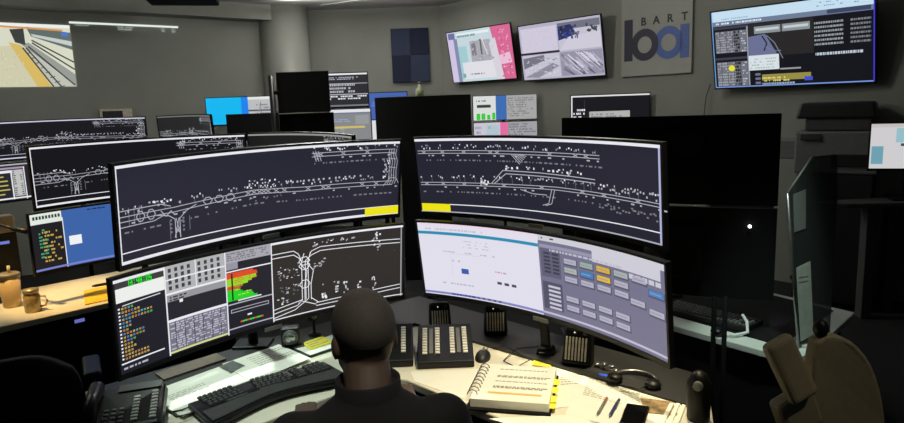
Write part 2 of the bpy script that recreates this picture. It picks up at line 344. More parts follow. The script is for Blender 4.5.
def table_screen(s, seed=7):
    rng = random.Random(seed); s.k = 0.10
    s.rect(0, 0, 1, 1, (32, 31, 42), 0)
    # clock panel with coloured train list
    s.rect(0, 0, 0.14, 0.035, WHITE, 3); s.rect(0.005, 0.04, 0.138, 0.10, (60, 60, 60), 2); clock(s, '13:48:05', 0.035, 0.028, 0.105, 0.105, (30, 235, 40))
    s.rect(0.005, 0.10, 0.138, 0.245, (236, 238, 236), 2); s.line([(0.02, 0.285), (0.125, 0.27)], 0.003, WHITE)
    cols = [(206, 164, 84), (190, 146, 72), (212, 186, 104), (96, 176, 176), (84, 140, 196), (98, 186, 98), (206, 122, 74)]
    for k in range(15):
        v = 0.30 + k * 0.038; s.rect(0.008, v, 0.013, v + 0.018, WHITE, 2)
        n = [4, 6, 10, 10, 3, 3, 2, 7, 7, 4, 3, 4, 3, 8, 8][k]
        for j in range(n): s.rect(0.017 + j * 0.0085, v + 0.003, 0.017 + j * 0.0085 + 0.0052, v + 0.024, rng.choice(cols[:3] if k > 9 else cols), 2); s.rect(0.0185 + j * 0.0085, v + 0.009, 0.0205 + j * 0.0085, v + 0.017, (50, 46, 50), 3)
    s.rect(0.005, 0.885, 0.125, 0.90, WHITE, 2); s.text(rng, 0.01, 0.93, 0.1, 0.965, 1, PALE)
    # grid panels
    s.rect(0.138, 0, 0.142, 1, WHITE, 4)
    s.rect(0.142, 0.0, 0.322, 0.30, (176, 178, 180), 1)
    for a, b, nc in ((0.15, 0.225, 4), (0.238, 0.318, 4)):
        for r in range(4):
            for j in range(nc): u = a + (b - a) * j / nc; s.rect(u, 0.035 + r * 0.065, u + 0.009, 0.078 + r * 0.065, (62, 62, 68), 2)
    s.rect(0.230, 0, 0.233, 0.30, WHITE, 3); s.rect(0.142, 0.15, 0.322, 0.165, WHITE, 3); s.rect(0.142, 0.30, 0.322, 0.325, WHITE, 3)
    s.rect(0.142, 0.325, 0.322, 0.40, (150, 150, 156), 1); s.text(rng, 0.15, 0.34, 0.2, 0.40, 2, (60, 60, 66)); s.rect(0.142, 0.40, 0.322, 0.60, (38, 37, 46), 1)
    s.rect(0.178, 0.40, 0.188, 0.435, WHITE, 2)
    s.rect(0.142, 0.60, 0.322, 0.63, WHITE, 3); s.rect(0.142, 0.63, 0.322, 0.96, (118, 116, 132), 1); s.text(rng, 0.146, 0.64, 0.318, 0.95, 12, (190, 188, 204), 0.55, ragged=False)
    for j in range(6): u = 0.16 + j * 0.028; s.rect(u, 0.63, u + 0.002, 0.96, (50, 50, 60), 3)
    s.rect(0.142, 0.962, 0.322, 0.985, (214, 216, 150), 3)
    s.rect(0.322, 0, 0.326, 1, WHITE, 4)
    # occupancy panel: red and green bars
    s.rect(0.326, 0.0, 0.478, 0.14, (168, 166, 176), 1); s.text(rng, 0.33, 0.02, 0.47, 0.12, 4, (120, 118, 128)); s.rect(0.326, 0.14, 0.365, 0.22, (150, 148, 160), 1)
    s.rect(0.326, 0.235, 0.478, 0.25, WHITE, 3)
    bars = [(222, 74, 40)] * 3 + [(150, 214, 40)] * 4 + [(210, 80, 40)] * 2 + [(34, 210, 40)] * 6
    for k, c in enumerate(bars):
        v = 0.26 + k * 0.0225; e = 0.40 + 0.03 * math.sin(k * 0.5 + 0.4) + rng.uniform(-0.008, 0.008); s.rect(0.327, v, e, v + 0.0226, c, 1)
        if 2 < k < 13: s.text(rng, 0.352, v, e + 0.012, v + 0.0225, 1, rng.choice([(190, 220, 60), (40, 190, 50), (210, 110, 50)]), 0.5)
    s.rect(0.341, 0.27, 0.346, 0.59, (20, 20, 26), 3)
    s.rect(0.36, 0.60, 0.44, 0.615, WHITE, 3); s.rect(0.326, 0.63, 0.478, 0.645, PALE, 3); s.frame(0.335, 0.70, 0.465, 0.745, 0.003, PALE); s.rect(0.39, 0.80, 0.405, 0.82, WHITE)
    for k in range(10): s.rect(0.365 + k * 0.008, 0.865, 0.372 + k * 0.008, 0.885, [(224, 80, 50), (50, 220, 60), (60, 210, 70)][k % 3], 3)
    s.rect(0.326, 0.93, 0.478, 0.945, PALE, 3); s.rect(0.478, 0, 0.482, 1, WHITE, 4)
    # track map
    s.rect(0.482, 0, 1, 1, (44, 41, 40), 1); s.rect(0.482, 0, 1, 0.03, WHITE, 3); s.rect(0.99, 0, 0.994, 1, PALE, 3); s.rect(0.482, 0.972, 1, 0.985, WHITE, 3)
    L = 0.0034
    for o in (0, 0.05): s.line([(0.482, 0.15 + o), (0.56, 0.15 + o), (0.578, 0.2 + o), (0.588, 0.30), (0.588, 0.8), (0.57, 0.86 - o), (0.482, 0.90 - o)], L, WHITE)
    for o in (0, 0.05): s.line([(0.988, 0.19 + o), (0.74, 0.16 + o), (0.66, 0.15 + o), (0.625, 0.19 + o), (0.612 - o * 0.2, 0.30), (0.612 - o * 0.2, 0.8)], L, WHITE)
    for u in (0.598, 0.622): s.line([(u, 0.2), (u - 0.012, 0.34), (u + 0.010, 0.44), (u, 0.62), (u, 0.82)], L, WHITE)
    for v in (0.30, 0.36, 0.60): diamonds(s, 0.578, 0.63, v, 0.05, 1, WHITE, L)
    for o in (0, 0.05): s.line([(0.64, 0.88 + o * 0.8), (0.80, 0.87 + o), (0.988, 0.83 + o)], L, WHITE)
    s.line([(0.622, 0.80), (0.65, 0.88)], L, WHITE); s.line([(0.588, 0.82), (0.64, 0.90)], L, WHITE); s.line([(0.612, 0.8), (0.56, 0.91), (0.482, 0.955)], L, WHITE)
    for k in range(34): u = 0.66 + k * 0.0097; s.rect(u, 0.37 - 0.0011 * k, u + rng.uniform(.003, .007), 0.385 - 0.0011 * k, PALE)
    s.blobs(rng, 0.50, 0.28, 0.575, 0.50, 26, 0.010, 0.006, [WHITE, PALE, DIM]); s.blobs(rng, 0.49, 0.56, 0.575, 0.84, 34, 0.011, 0.007, [WHITE, PALE, DIM])
    s.blobs(rng, 0.63, 0.06, 0.80, 0.13, 16, 0.012, 0.009, [WHITE, PALE]); s.blobs(rng, 0.63, 0.30, 0.68, 0.42, 12, 0.012, 0.009, [PALE])
    for u in (0.66, 0.71, 0.745, 0.80, 0.865): s.blobs(rng, u, 0.64, u + 0.018, 0.82, 9, 0.012, 0.012, [WHITE, PALE])
    s.blobs(rng, 0.86, 0.05, 0.90, 0.30, 14, 0.012, 0.010, [WHITE, PALE])
def browser_screen(s, seed=9):
    rng = random.Random(seed); s.k = -0.18
    s.rect(0, 0, 1, 1, (225, 222, 236), 0)
    s.rect(0, 0, 0.556, 0.03, (236, 214, 232), 1); s.rect(0, 0.115, 0.556, 0.155, (44, 140, 178), 2); s.text(rng, 0.04, 0.06, 0.4, 0.10, 1, (196, 192, 210))
    s.text(rng, 0.22, 0.20, 0.36, 0.32, 3, (190, 188, 204), 0.3); s.text(rng, 0.12, 0.36, 0.44, 0.40, 1, (182, 180, 200), 0.4)
    s.text(rng, 0.16, 0.48, 0.22, 0.52, 1, (180, 178, 196)); s.rect(0.20, 0.595, 0.235, 0.665, (58, 90, 170), 2); s.text(rng, 0.36, 0.56, 0.42, 0.59, 1, (200, 150, 170))
    s.rect(0.155, 0.40, 0.295, 0.405, (200, 198, 214), 2); s.rect(0.155, 0.40, 0.157, 0.72, (206, 204, 220), 2)
    for k in range(3): s.rect(0.365 + k * 0.032, 0.70, 0.385 + k * 0.032, 0.735, (74, 72, 84), 2)
    s.text(rng, 0.10, 0.80, 0.34, 0.84, 1, (184, 182, 198), 0.5)
    s.rect(0, 0.955, 0.556, 0.985, (130, 132, 190), 2); s.text(rng, 0.14, 0.957, 0.34, 0.982, 1, (40, 60, 150), 0.9, 3)
    for k in range(6): s.rect(0.24 + k * 0.025, 0.957, 0.25 + k * 0.025, 0.982, (70, 70, 110), 3)
    # control page
    s.rect(0.556, 0, 1, 1, (116, 114, 140), 1); s.rect(0.556, 0, 1, 0.07, (206, 204, 214), 2); s.text(rng, 0.57, 0.02, 0.62, 0.05, 1, (60, 60, 70), lay=3)
    s.rect(0.76, 0.065, 0.985, 0.19, (205, 203, 214), 2); s.rect(0.56, 0.11, 0.76, 0.15, (150, 148, 172), 2); s.text(rng, 0.60, 0.155, 0.88, 0.185, 1, (190, 188, 204), 0.8, 3)
    for k in range(5): s.rect(0.885 + k * 0.021, 0.205, 0.902 + k * 0.021, 0.255, (200, 198, 212), 3)
    for r in range(6):
        for j in range(2): s.rect(0.575 + j * 0.034, 0.20 + r * 0.045, 0.60 + j * 0.034, 0.225 + r * 0.045, (62, 60, 76), 2)
    s.rect(0.563, 0.16, 0.64, 0.50, (96, 94, 118), 1.5); s.rect(0.563, 0.56, 0.64, 0.90, (82, 80, 102), 1.5)
    for r in range(6): s.rect(0.585, 0.60 + r * 0.052, 0.632, 0.628 + r * 0.052, (196, 194, 210), 2)
    B = (176, 174, 194)
    def button(u, v, c=B): s.rect(u, v, u + 0.052, v + 0.085, (88, 86, 106), 2); s.rect(u + 0.002, v + 0.004, u + 0.048, v + 0.065, c, 3); s.rect(u + 0.005, v + 0.03, u + 0.040, v + 0.042, (150, 150, 166), 4)
    ROW = {0: [B, (150, 170, 160), (222, 176, 40), (166, 176, 172), B], 1: [(170, 180, 170), (56, 128, 196), (226, 184, 50), B, None], 2: [B, B, B, B, None]}
    for r, row in ROW.items():
        for j, c in enumerate(row):
            if c and not (r == 2 and j > 3): button(0.652 + j * 0.060, 0.225 + r * 0.105 - j * 0.004, c)
    button(0.945, 0.30, (70, 130, 196))
    for r in range(2):
        for j in range(4): button(0.652 + j * 0.060, 0.67 + r * 0.11, B)
    button(0.885, 0.46); button(0.945, 0.50)
    s.rect(0.556, 0.94, 1, 0.965, (190, 188, 206), 3)
def desktop_screen(s, seed=11):
    rng = random.Random(seed)
    s.rect(0, 0, 1, 1, (62, 100, 168), 0); s.rect(0, 0, 0.138, 1, (34, 33, 36), 1); s.rect(0, 0, 0.136, 0.18, (226, 232, 224), 2)
    for k in range(9): s.rect(0.012 + k * 0.0135, 0.045, 0.021 + k * 0.0135, 0.10, (20, 60, 34), 3)
    s.text(rng, 0.03, 0.26, 0.07, 0.78, 9, (70, 160, 120), 0.5); s.text(rng, 0.045, 0.30, 0.13, 0.86, 9, (190, 160, 80), 0.5)
    s.rect(0.136, 0.12, 0.140, 1, WHITE, 3); s.rect(0, 0.95, 0.5, 0.985, (120, 130, 200), 3); s.rect(0.158, 0.47, 0.213, 0.63, (240, 240, 244), 2); s.text(rng, 0.25, 0.03, 0.33, 0.07, 1, (30, 50, 100))
def list_screen(s, seed=13):
    rng = random.Random(seed)
    s.rect(0, 0, 1, 1, (40, 40, 46), 0); s.rect(0, 0, 1, 0.04, PALE, 2); s.rect(0, 0.09, 0.24, 0.14, (170, 150, 170), 2); s.rect(0, 0.17, 0.165, 0.24, WHITE, 2)
    for k in range(5): s.rect(0.02, 0.32 + k * 0.12, 0.10 + 0.05 * rng.random(), 0.355 + k * 0.12, (190, 180, 90), 2)
    s.rect(0.155, 0.17, 0.163, 0.98, WHITE, 3); s.rect(0.167, 0.17, 0.228, 0.9, (190, 192, 190), 1); s.text(rng, 0.17, 0.18, 0.225, 0.88, 12, (70, 74, 70), 0.5, ragged=False)
    s.rect(0.232, 0.1, 0.238, 1, WHITE, 3); s.rect(0, 0.93, 0.6, 0.97, WHITE, 3); s.text(rng, 0.26, 0.2, 0.9, 0.85, 8, PALE)
def cctv_tracks(s):
    rng = random.Random(17)
    s.rect(0, 0, 1, 1, (214, 216, 196), 0)
    s.quad([(0.0, 0.0), (0.1, 0.0), (0.1, 0.3), (0.0, 0.38)], em((70, 80, 78)), 1)
    s.quad([(0, 0.38), (0.36, 0.34), (0.66, 1.0), (0, 1.0)], em((206, 202, 172)), 1)
    s.quad([(0.22, 0.30), (0.36, 0.34), (0.68, 1.0), (0.5, 1.0)], em((214, 184, 100)), 2)
    s.quad([(0.36, 0.32), (0.46, 0.3), (1.0, 0.8), (1.0, 1.0)], em((150, 154, 146)), 1); s.quad([(0.36, 0.34), (1.0, 1.0), (0.7, 1.0), (0.5, 0.7)], em((190, 192, 180)), 1.5)
    for a, b in (((0.42, 0.38), (0.80, 1.0)), ((0.45, 0.36), (0.98, 0.98)), ((0.38, 0.38), (0.70, 1.0)), ((0.5, 0.30), (1.0, 0.72)), ((0.5, 0.26), (1.0, 0.60))): s.line([a, b], 0.016, (54, 58, 56), 3)
    for k in range(8): s.line([(0.46 + k * 0.055, 0.46 + k * 0.075), (0.42 + k * 0.05, 0.47 + k * 0.077)], 0.010, (80, 84, 80), 3)
    s.quad([(0.45, 0.05), (1.0, 0.12), (1.0, 0.40), (0.5, 0.20)], em((96, 108, 104)), 2); s.quad([(0.5, 0.16), (1.0, 0.26), (1.0, 0.34), (0.52, 0.2)], em((196, 204, 200)), 3)
    s.rect(0.0, 0.0, 1.0, 0.05, (236, 240, 236), 3); s.line([(0.02, 0.05), (0.9, 0.09)], 0.02, (214, 150, 84), 4); s.quad([(0.25, 0.1), (0.42, 0.08), (0.42, 0.34), (0.3, 0.3)], em((60, 62, 60)), 2)
    s.blobs(rng, 0.02, 0.45, 0.4, 0.95, 60, 0.014, 0.010, [(224, 220, 190), (182, 180, 156)], 2.5); s.rect(0.88, 0.12, 0.97, 0.18, (70, 120, 210), 4)
def tv_train(s):
    rng = random.Random(19)
    s.rect(0, 0, 1, 1, (196, 214, 220), 0); s.rect(0, 0, 0.10, 1, (206, 196, 226), 1); s.rect(0.02, 0.02, 0.13, 0.14, (110, 112, 160), 2); s.rect(0.10, 0.14, 0.16, 1, (130, 138, 170), 1)
    s.rect(0.16, 0.04, 0.68, 0.09, (226, 236, 238), 2); s.text(rng, 0.17, 0.07, 0.5, 0.13, 1, (90, 140, 140), lay=3); s.rect(0.16, 0.3, 0.30, 0.95, (160, 202, 208), 1.5)
    s.rect(0.36, 0.22, 0.68, 0.62, (170, 168, 178), 2); s.rect(0.38, 0.26, 0.45, 0.5, (120, 118, 128), 3); s.rect(0.52, 0.2, 0.545, 0.5, (90, 96, 100), 4); s.line([(0.54, 0.1), (0.62, 0.5)], 0.02, (216, 214, 216), 4)
    s.blobs(rng, 0.36, 0.2, 0.7, 0.6, 40, 0.04, 0.02, [(196, 194, 200), (146, 146, 156)], 3)
    s.quad([(0.70, 0), (1, 0), (1, 1), (0.82, 1)], em((214, 104, 148)), 2); s.quad([(0.78, 0.55), (0.95, 0.5), (0.97, 0.7), (0.8, 0.72)], em((232, 190, 214)), 3)
    s.blobs(rng, 0.80, 0.05, 0.95, 0.95, 60, 0.025, 0.018, [(240, 150, 186), (206, 60, 120), (232, 200, 220)], 3.5)
    s.quad([(0.66, 0.3), (0.76, 0.2), (0.83, 1.0), (0.72, 1.0)], em((214, 210, 220)), 2.5)
    s.rect(0.2, 0.62, 0.72, 0.95, (222, 222, 228), 1.8); s.text(rng, 0.3, 0.84, 0.62, 0.88, 1, (70, 70, 84), lay=3); s.rect(0.18, 0.84, 0.23, 0.92, (120, 170, 170), 3)
def tv_quad(s):
    rng = random.Random(23)
    s.rect(0, 0, 1, 1, (180, 176, 196), 0); s.rect(0.02, 0.06, 0.485, 0.50, (206, 200, 218), 1); s.blobs(rng, 0.03, 0.08, 0.46, 0.46, 60, 0.03, 0.012, [(212, 206, 224), (196, 190, 210)], 2)
    s.rect(0.50, 0.04, 0.99, 0.52, (196, 192, 208), 1); s.rect(0.50, 0.04, 0.99, 0.16, (110, 112, 128), 2); s.quad([(0.5, 0.1), (0.66, 0.08), (0.72, 0.26), (0.5, 0.34)], em((44, 48, 88)), 3)
    s.blobs(rng, 0.5, 0.08, 0.74, 0.3, 34, 0.04, 0.03, [(50, 66, 150), (96, 100, 120), (36, 38, 60)], 4); s.blobs(rng, 0.82, 0.1, 0.95, 0.22, 14, 0.04, 0.03, [(60, 66, 70)], 4); s.quad([(0.62, 0.3), (0.99, 0.24), (0.99, 0.52), (0.5, 0.52)], em((206, 202, 216)), 3.5)
    s.rect(0, 0.50, 0.50, 0.54, (44, 42, 52), 5); s.rect(0.02, 0.55, 0.49, 0.97, (196, 194, 208), 1)
    s.quad([(0.02, 0.6), (0.3, 0.56), (0.3, 0.66), (0.02, 0.8)], em((118, 116, 130)), 2); s.quad([(0.02, 0.95), (0.4, 0.72), (0.48, 0.78), (0.2, 0.97)], em((142, 140, 156)), 2); s.blobs(rng, 0.04, 0.6, 0.46, 0.9, 46, 0.05, 0.012, [(220, 218, 230), (112, 110, 122), (170, 168, 182)], 3)
    s.rect(0.50, 0.55, 0.99, 0.97, (150, 146, 166), 1)
    for k in range(44):
        u = 0.5 + rng.random() * 0.4; v = 0.56 + rng.random() * 0.3; s.line([(u, v), (min(u + 0.12, 0.985), min(v + 0.18, 0.96))], rng.uniform(0.008, 0.018), rng.choice([(214, 210, 226), (96, 92, 112), (186, 182, 200)]), 3)
def tv_dispatch(s):
    rng = random.Random(29)
    s.rect(0, 0, 1, 1, (20, 21, 28), 0); s.rect(0, 0, 1, 0.13, (196, 222, 240), 2); s.text(rng, 0.06, 0.09, 0.3, 0.115, 1, (150, 180, 206), lay=3); s.text(rng, 0.68, 0.02, 0.95, 0.1, 2, (120, 150, 180), 0.3, 3)
    s.rect(0, 0.13, 1, 0.19, (110, 124, 150), 2); s.text(rng, 0.03, 0.14, 0.35, 0.175, 1, (226, 232, 240), lay=3); s.rect(0.74, 0.13, 0.98, 0.18, (60, 70, 100), 3)
    for v0, v1 in ((0.26, 0.54), (0.66, 0.98)):
        s.rect(0.02, v0, 0.235, v1, (112, 114, 124), 1); s.text(rng, 0.025, v0, 0.15, v1, 9, (168, 170, 178), 0.5, ragged=False); s.text(rng, 0.15, v0, 0.19, v1, 7, (20, 20, 24), 0.7); s.text(rng, 0.20, v0, 0.233, v1, 9, (190, 196, 210), 0.5)
        s.rect(0.0, v0 - 0.06, 0.25, v0 - 0.03, (60, 62, 76), 2)
        for k in range(4): s.rect(0.05 + k * 0.045, v0, 0.053 + k * 0.045, v1, (60, 62, 70), 3)
    s.rect(0.238, 0.22, 0.248, 0.98, (150, 156, 170), 3)
    s.rect(0.25, 0.2, 0.66, 0.62, (40, 38, 38), 1); s.quad([(0.25, 0.36), (0.36, 0.34), (0.44, 0.62), (0.25, 0.62)], em((106, 112, 148)), 2); s.line([(0.34, 0.36), (0.37, 0.46), (0.35, 0.55)], 0.012, (40, 38, 40), 3); s.line([(0.37, 0.36), (0.42, 0.46), (0.47, 0.66)], 0.008, (120, 126, 150), 3); s.line([(0.36, 0.5), (0.42, 0.56), (0.46, 0.56)], 0.006, (120, 126, 150), 3)
    for a, b in ((0.29, 0.46), (0.47, 0.64)): s.rect(a, 0.24, b, 0.33, (136, 146, 152), 3); s.rect(a + 0.01, 0.265, b - 0.01, 0.295, (196, 204, 206), 4)
    s.rect(0.245, 0.60, 0.445, 0.79, (214, 224, 228), 5); s.text(rng, 0.255, 0.63, 0.43, 0.78, 4, (170, 180, 186), 0.4, 6); s.rect(0.45, 0.78, 0.58, 0.80, (150, 150, 156), 4)
    s.rect(0.33, 0.85, 0.64, 0.93, (150, 140, 70), 3); s.text(rng, 0.33, 0.88, 0.62, 0.95, 2, (226, 214, 120), 0.6, 4); s.rect(0.60, 0.90, 0.65, 0.95, (70, 80, 200), 4)
    s.text(rng, 0.33, 0.955, 0.64, 0.985, 1, (150, 170, 190), 0.8, 4)
    for k in range(3): s.rect(0.285, 0.83 + k * 0.055, 0.32, 0.86 + k * 0.055, (110, 114, 130), 3)
    for r in range(6): s.text(rng, 0.665, 0.26 + r * 0.05, 0.83, 0.29 + r * 0.05, 1, (150, 156, 160), 0.8, 3, False); s.text(rng, 0.87, 0.26 + r * 0.05, 0.98, 0.29 + r * 0.05, 1, (120, 126, 132), 0.8, 3, False)
    s.text(rng, 0.67, 0.62, 0.98, 0.66, 1, (190, 200, 214), 0.8, 3)
    s.rect(0.0, 0.985, 1, 1, (120, 150, 220), 5); s.rect(0.993, 0.0, 1, 1, (70, 60, 220), 6); s.rect(0, 0, 0.007, 1, (110, 160, 214), 6)
    for k in range(12): s.mb.add([s.pt(0.125, 0.745, 0.0025), s.pt(0.125 + 0.022 * math.cos(k * PI / 6), 0.745 + 0.04 * math.sin(k * PI / 6), 0.0025), s.pt(0.125 + 0.022 * math.cos((k + 1) * PI / 6), 0.745 + 0.04 * math.sin((k + 1) * PI / 6), 0.0025)], [(0, 2, 1)], em((232, 226, 40)))
def plain_grid(cols, bg, seed=31, lay=()):
    def fn(s):
        rng = random.Random(seed); s.rect(0, 0, 1, 1, bg, 0)
        for a in lay: s.rect(*a[:4], a[4], 1 + 0.5 * (a[5] if len(a) > 5 else 0))
        for a in cols: s.text(rng, *a[:4], a[4], a[5], a[6] if len(a) > 6 else 0.55, 4)
    return fn

# ------------------------------------------------------------------ monitors
def curved_shell(W, H, rad, y0, y1, mx, mt, mbm, mat, n=24):
    """a curved slab behind the picture, mx/mt/mbm beyond its edges"""
    m = MB(); V = []; Fs = []
    for i in range(n + 1):
        a = -(W / 2 + mx) + (W + 2 * mx) * i / n
        t = a / rad if rad else 0
        for y in (y0, y1):
            r = (rad + y) if rad else 0
            x = r * math.sin(t) if rad else a; yy = r * math.cos(t) - rad if rad else y
            V += [(x, yy, -H / 2 - mbm), (x, yy, H / 2 + mt)]
    for i in range(n):
        b = 4 * i; c = b + 4
        Fs += [(b, c, c + 1, b + 1), (b + 2, b + 3, c + 3, c + 2), (b + 1, c + 1, c + 3, b + 3), (b, b + 2, c + 2, c)]
    Fs += [(0, 1, 3, 2), (4 * n, 4 * n + 2, 4 * n + 3, 4 * n + 1)]
    return m.add(V, Fs, mat, False)
def monitor(name, label, c, yaw, tilt, W, H, rad, draw, group=None, pic='screen', mx=0.009, mt=0.009, mbm=0.018, body=black_m, tab=True, cat='monitor', bump=True, trim=None, bracket=False):
    th = thing(name, label, cat, c, Euler((-tilt, 0, yaw), 'XYZ'), group)
    if draw is not None:
        s = Screen(W, H, rad); draw(s); s.build(pic, th)
    hz = curved_shell(W, H, rad, 0.001, 0.018, mx, mt, mbm, body).build('housing', th)
    fr = MB()   # raised bezel lip round the picture
    rr = rad
    def lip(u0, u1, z0, z1, n):
        V = []; Fs = []
        for i in range(n + 1):
            a = u0 + (u1 - u0) * i / n; t = a / rr if rr else 0
            for y in (-0.004, 0.001):
                r = (rr + y) if rr else 0; x = r * math.sin(t) if rr else a; yy = r * math.cos(t) - rr if rr else y
                V += [(x, yy, z0), (x, yy, z1)]
        for i in range(n):
            b = 4 * i; k = b + 4; Fs += [(b, k, k + 1, b + 1), (b + 2, b + 3, k + 3, k + 2), (b + 1, k + 1, k + 3, b + 3), (b, b + 2, k + 2, k)]
        Fs += [(0, 1, 3, 2), (4 * n, 4 * n + 2, 4 * n + 3, 4 * n + 1)]; fr.add(V, Fs, body)
    lip(-W / 2 - mx, W / 2 + mx, H / 2, H / 2 + mt, 20); lip(-W / 2 - mx, W / 2 + mx, -H / 2 - mbm, -H / 2, 20)
    lip(-W / 2 - mx, -W / 2, -H / 2, H / 2, 1); lip(W / 2, W / 2 + mx, -H / 2, H / 2, 1)
    fr.build('bezel', th)
    if tab:
        MB().box((0, -0.006, -H / 2 - mbm - 0.004), (0.075, 0.008, 0.016), strip_m).build('logo_tab', hz)
    if bump:
        rc = MB().box((0, 0.040, 0), (W * 0.42, 0.05, H * 0.62), body, taper=(1, 1)).build('rear_cover', th, bevel=0.012)
        MB().cyl((0, 0.064, 0), (0, 0.098, 0), 0.05, dark_m, 24).build('mount_plate', rc)
    if bracket:
        b = MB().box((0, 0.04, 0), (0.4, 0.045, 0.3), dark_m); b.box((-0.1, 0.08, 0), (0.04, 0.05, 0.26), dark_m); b.box((0.1, 0.08, 0), (0.04, 0.05, 0.26), dark_m); b.build('wall_bracket', th)
    if trim: MB().add(*(lambda q: (q.v, q.f))(curved_shell(W, 0.004, rad, 0.0, 0.024, mx, 0, 0, trim)), trim).build('top_edge_strip', th, (0, 0, H / 2 + mt + 0.003))
    return th
def chord(p0, p1, z, W, rad, tilt=-0.10):
    """centre and yaw of a curved monitor whose picture's ends stand at p0 and p1"""
    p0, p1 = Vector(p0), Vector(p1); yaw = math.atan2(p1.y - p0.y, p1.x - p0.x); mid = (p0 + p1) / 2
    sag = rad * (1 - math.cos(W / 2 / rad)) if rad else 0
    n = Vector((math.sin(yaw), -math.cos(yaw))); q = mid - n * sag
    return (q.x, q.y, z), yaw
RAD, ARC, SH = 2.1146, 1.241, 0.336
def wide(label, c, yaw, tilt, draw, group, W=ARC, H=SH): return monitor('curved_monitor', label, c, yaw, tilt, W, H, RAD, draw, group)
G1 = 'curved monitors on the nearest console'
wide('upper left curved monitor with a dark rail map and yellow block at right corner', (-0.7285, 2.6285, 1.4823), 0.7997, -0.1153, map_left, G1)
wide('lower left curved monitor of tables with red and green bars, beside the head', (-0.7416, 2.589, 1.1067), 0.7512, -0.0882, table_screen, G1)
wide('upper right ultrawide curved monitor with a dark rail map above the white browser page', (0.3336, 2.6319, 1.4846), -0.821, -0.0782, map_right, G1)
wide('lower right ultrawide curved monitor with a white browser page and purple button grid', (0.3296, 2.5296, 1.1215), -0.8396, -0.1026, browser_screen, G1)
# second row
G2 = 'curved monitors on the console behind at the left'
c, y = chord((-2.31, 3.63), (-1.36, 4.42), 1.478, 1.24, RAD); wide('ultrawide rail map monitor of the second console, directly above the blue desktop screen', c, y, -0.06, lambda s: map_left(s, 41, False, bg=(24, 24, 29)), G2)
c, y = chord((-2.36, 3.63), (-1.41, 4.42), 1.105, 1.24, RAD); wide('ultrawide monitor with a plain blue desktop and a small white window, behind the left tumbler', c, y, -0.06, desktop_screen, G2)
c, y = chord((-1.37, 4.52), (-0.50, 3.58), 1.478, 1.24, RAD); wide('dark ultrawide monitor of which only the top strip shows between two nearer upper screens', c, y, -0.06, lambda s: map_left(s, 43, False, (150, 150, 144), (26, 27, 26), False), G2)
# third row
G3 = 'curved monitors on the farthest left console'
c, y = chord((-4.17, 5.93), (-3.05, 6.74), 1.605, 1.40, RAD); wide('farthest left ultrawide rail map monitor, below the projected platform picture', c, y, -0.06, lambda s: map_left(s, 47, False, (206, 206, 226), (24, 24, 29)), G3, W=1.38)
c, y = chord((-4.20, 5.91), (-3.08, 6.72), 1.225, 1.40, RAD); wide('monitor with yellow text lists at the extreme left picture edge', c, y, -0.06, list_screen, G3, W=1.38)
c, y = chord((-2.96, 6.78), (-2.07, 5.86), 1.605, 1.24, RAD); wide('curved monitor curling away right of the farthest left rail map', c, y, -0.06, lambda s: map_left(s, 53, False, (120, 120, 116), (34, 35, 34), False), G3)

# ------------------------------------------------------------------ monitor poles
def pole_mount(label, base, top, arms, z0=0.74, group='monitor pole mounts'):
    th = thing('monitor_pole', label, 'monitor mount', (base[0], base[1], z0), 0, group)
    b = MB().box((0, 0, 0.012), (0.16, 0.12, 0.024), black_m).build('clamp_base', th, bevel=0.004)
    MB().cyl((0, 0, 0.02), (0, 0, top - z0), 0.022, black_m, 18).build('pole', th)
    for (x, y, z) in arms:
        MB().tube([(0, 0, z - z0), ((x - base[0]) * 0.55 + 0.02, (y - base[1]) * 0.55, z - z0), (x - base[0], y - base[1], z - z0)], 0.018, black_m).build('arm', th)
    return th
def behind(c, yaw, d=0.112): return (c[0] - math.sin(yaw) * d, c[1] + math.cos(yaw) * d, c[2])
pole_mount('black pole holding the two left monitors of the nearest console', (-0.92, 2.86), 1.62, [behind((-0.7285, 2.6285, 1.48), .80), behind((-0.7416, 2.589, 1.107), .75)])
pole_mount('black pole holding the two right monitors of the nearest console', (0.56, 2.86), 1.62, [behind((0.3336, 2.6319, 1.485), -.82), behind((0.3296, 2.5296, 1.12), -.84)])
c, y = chord((-2.31, 3.63), (-1.36, 4.42), 1.478, 1.24, RAD)
pole_mount('black pole holding the blue desktop monitor and the rail map above it', (-2.06, 4.30), 1.62, [behind(c, y), behind((c[0] - 0.05, c[1], 1.105), y)])

# ------------------------------------------------------------------ nearest console desk
DZ = 0.74
th = thing('console_desk', 'cream corner desk under the four nearest curved monitors', 'desk')
front = [(-1.0, 1.82), (-0.33, 2.455), (-0.27, 2.475), (-0.20, 2.44), (0.68, 1.55)]
back = [(0.95, 2.38), (-0.2, 3.58), (-1.46, 2.44)]
MB().prism(front + back, DZ - 0.035, DZ, cream_m).build('worktop', th, bevel=0.006)
MB().prism([(-1.42, 2.44), (-0.2, 3.54), (0.925, 2.36), (0.84, 2.07), (-0.20, 3.08), (-1.20, 2.21)], DZ, DZ + 0.012, dark_m).build('rear_dark_strip', th)  # darker strip over the rear of the worktop
MB().prism([(-0.30, 2.72), (-0.2, 3.45), (0.82, 2.38), (0.74, 2.30), (-0.2, 3.3)], 0.05, DZ - 0.035, matte_m).build('modesty_panel', th)
MB().prism([(-1.35, 2.42), (-0.2, 3.45), (-0.2, 3.38), (-1.30, 2.36)], 0.0, DZ - 0.035, matte_m).build('modesty_panel', th)
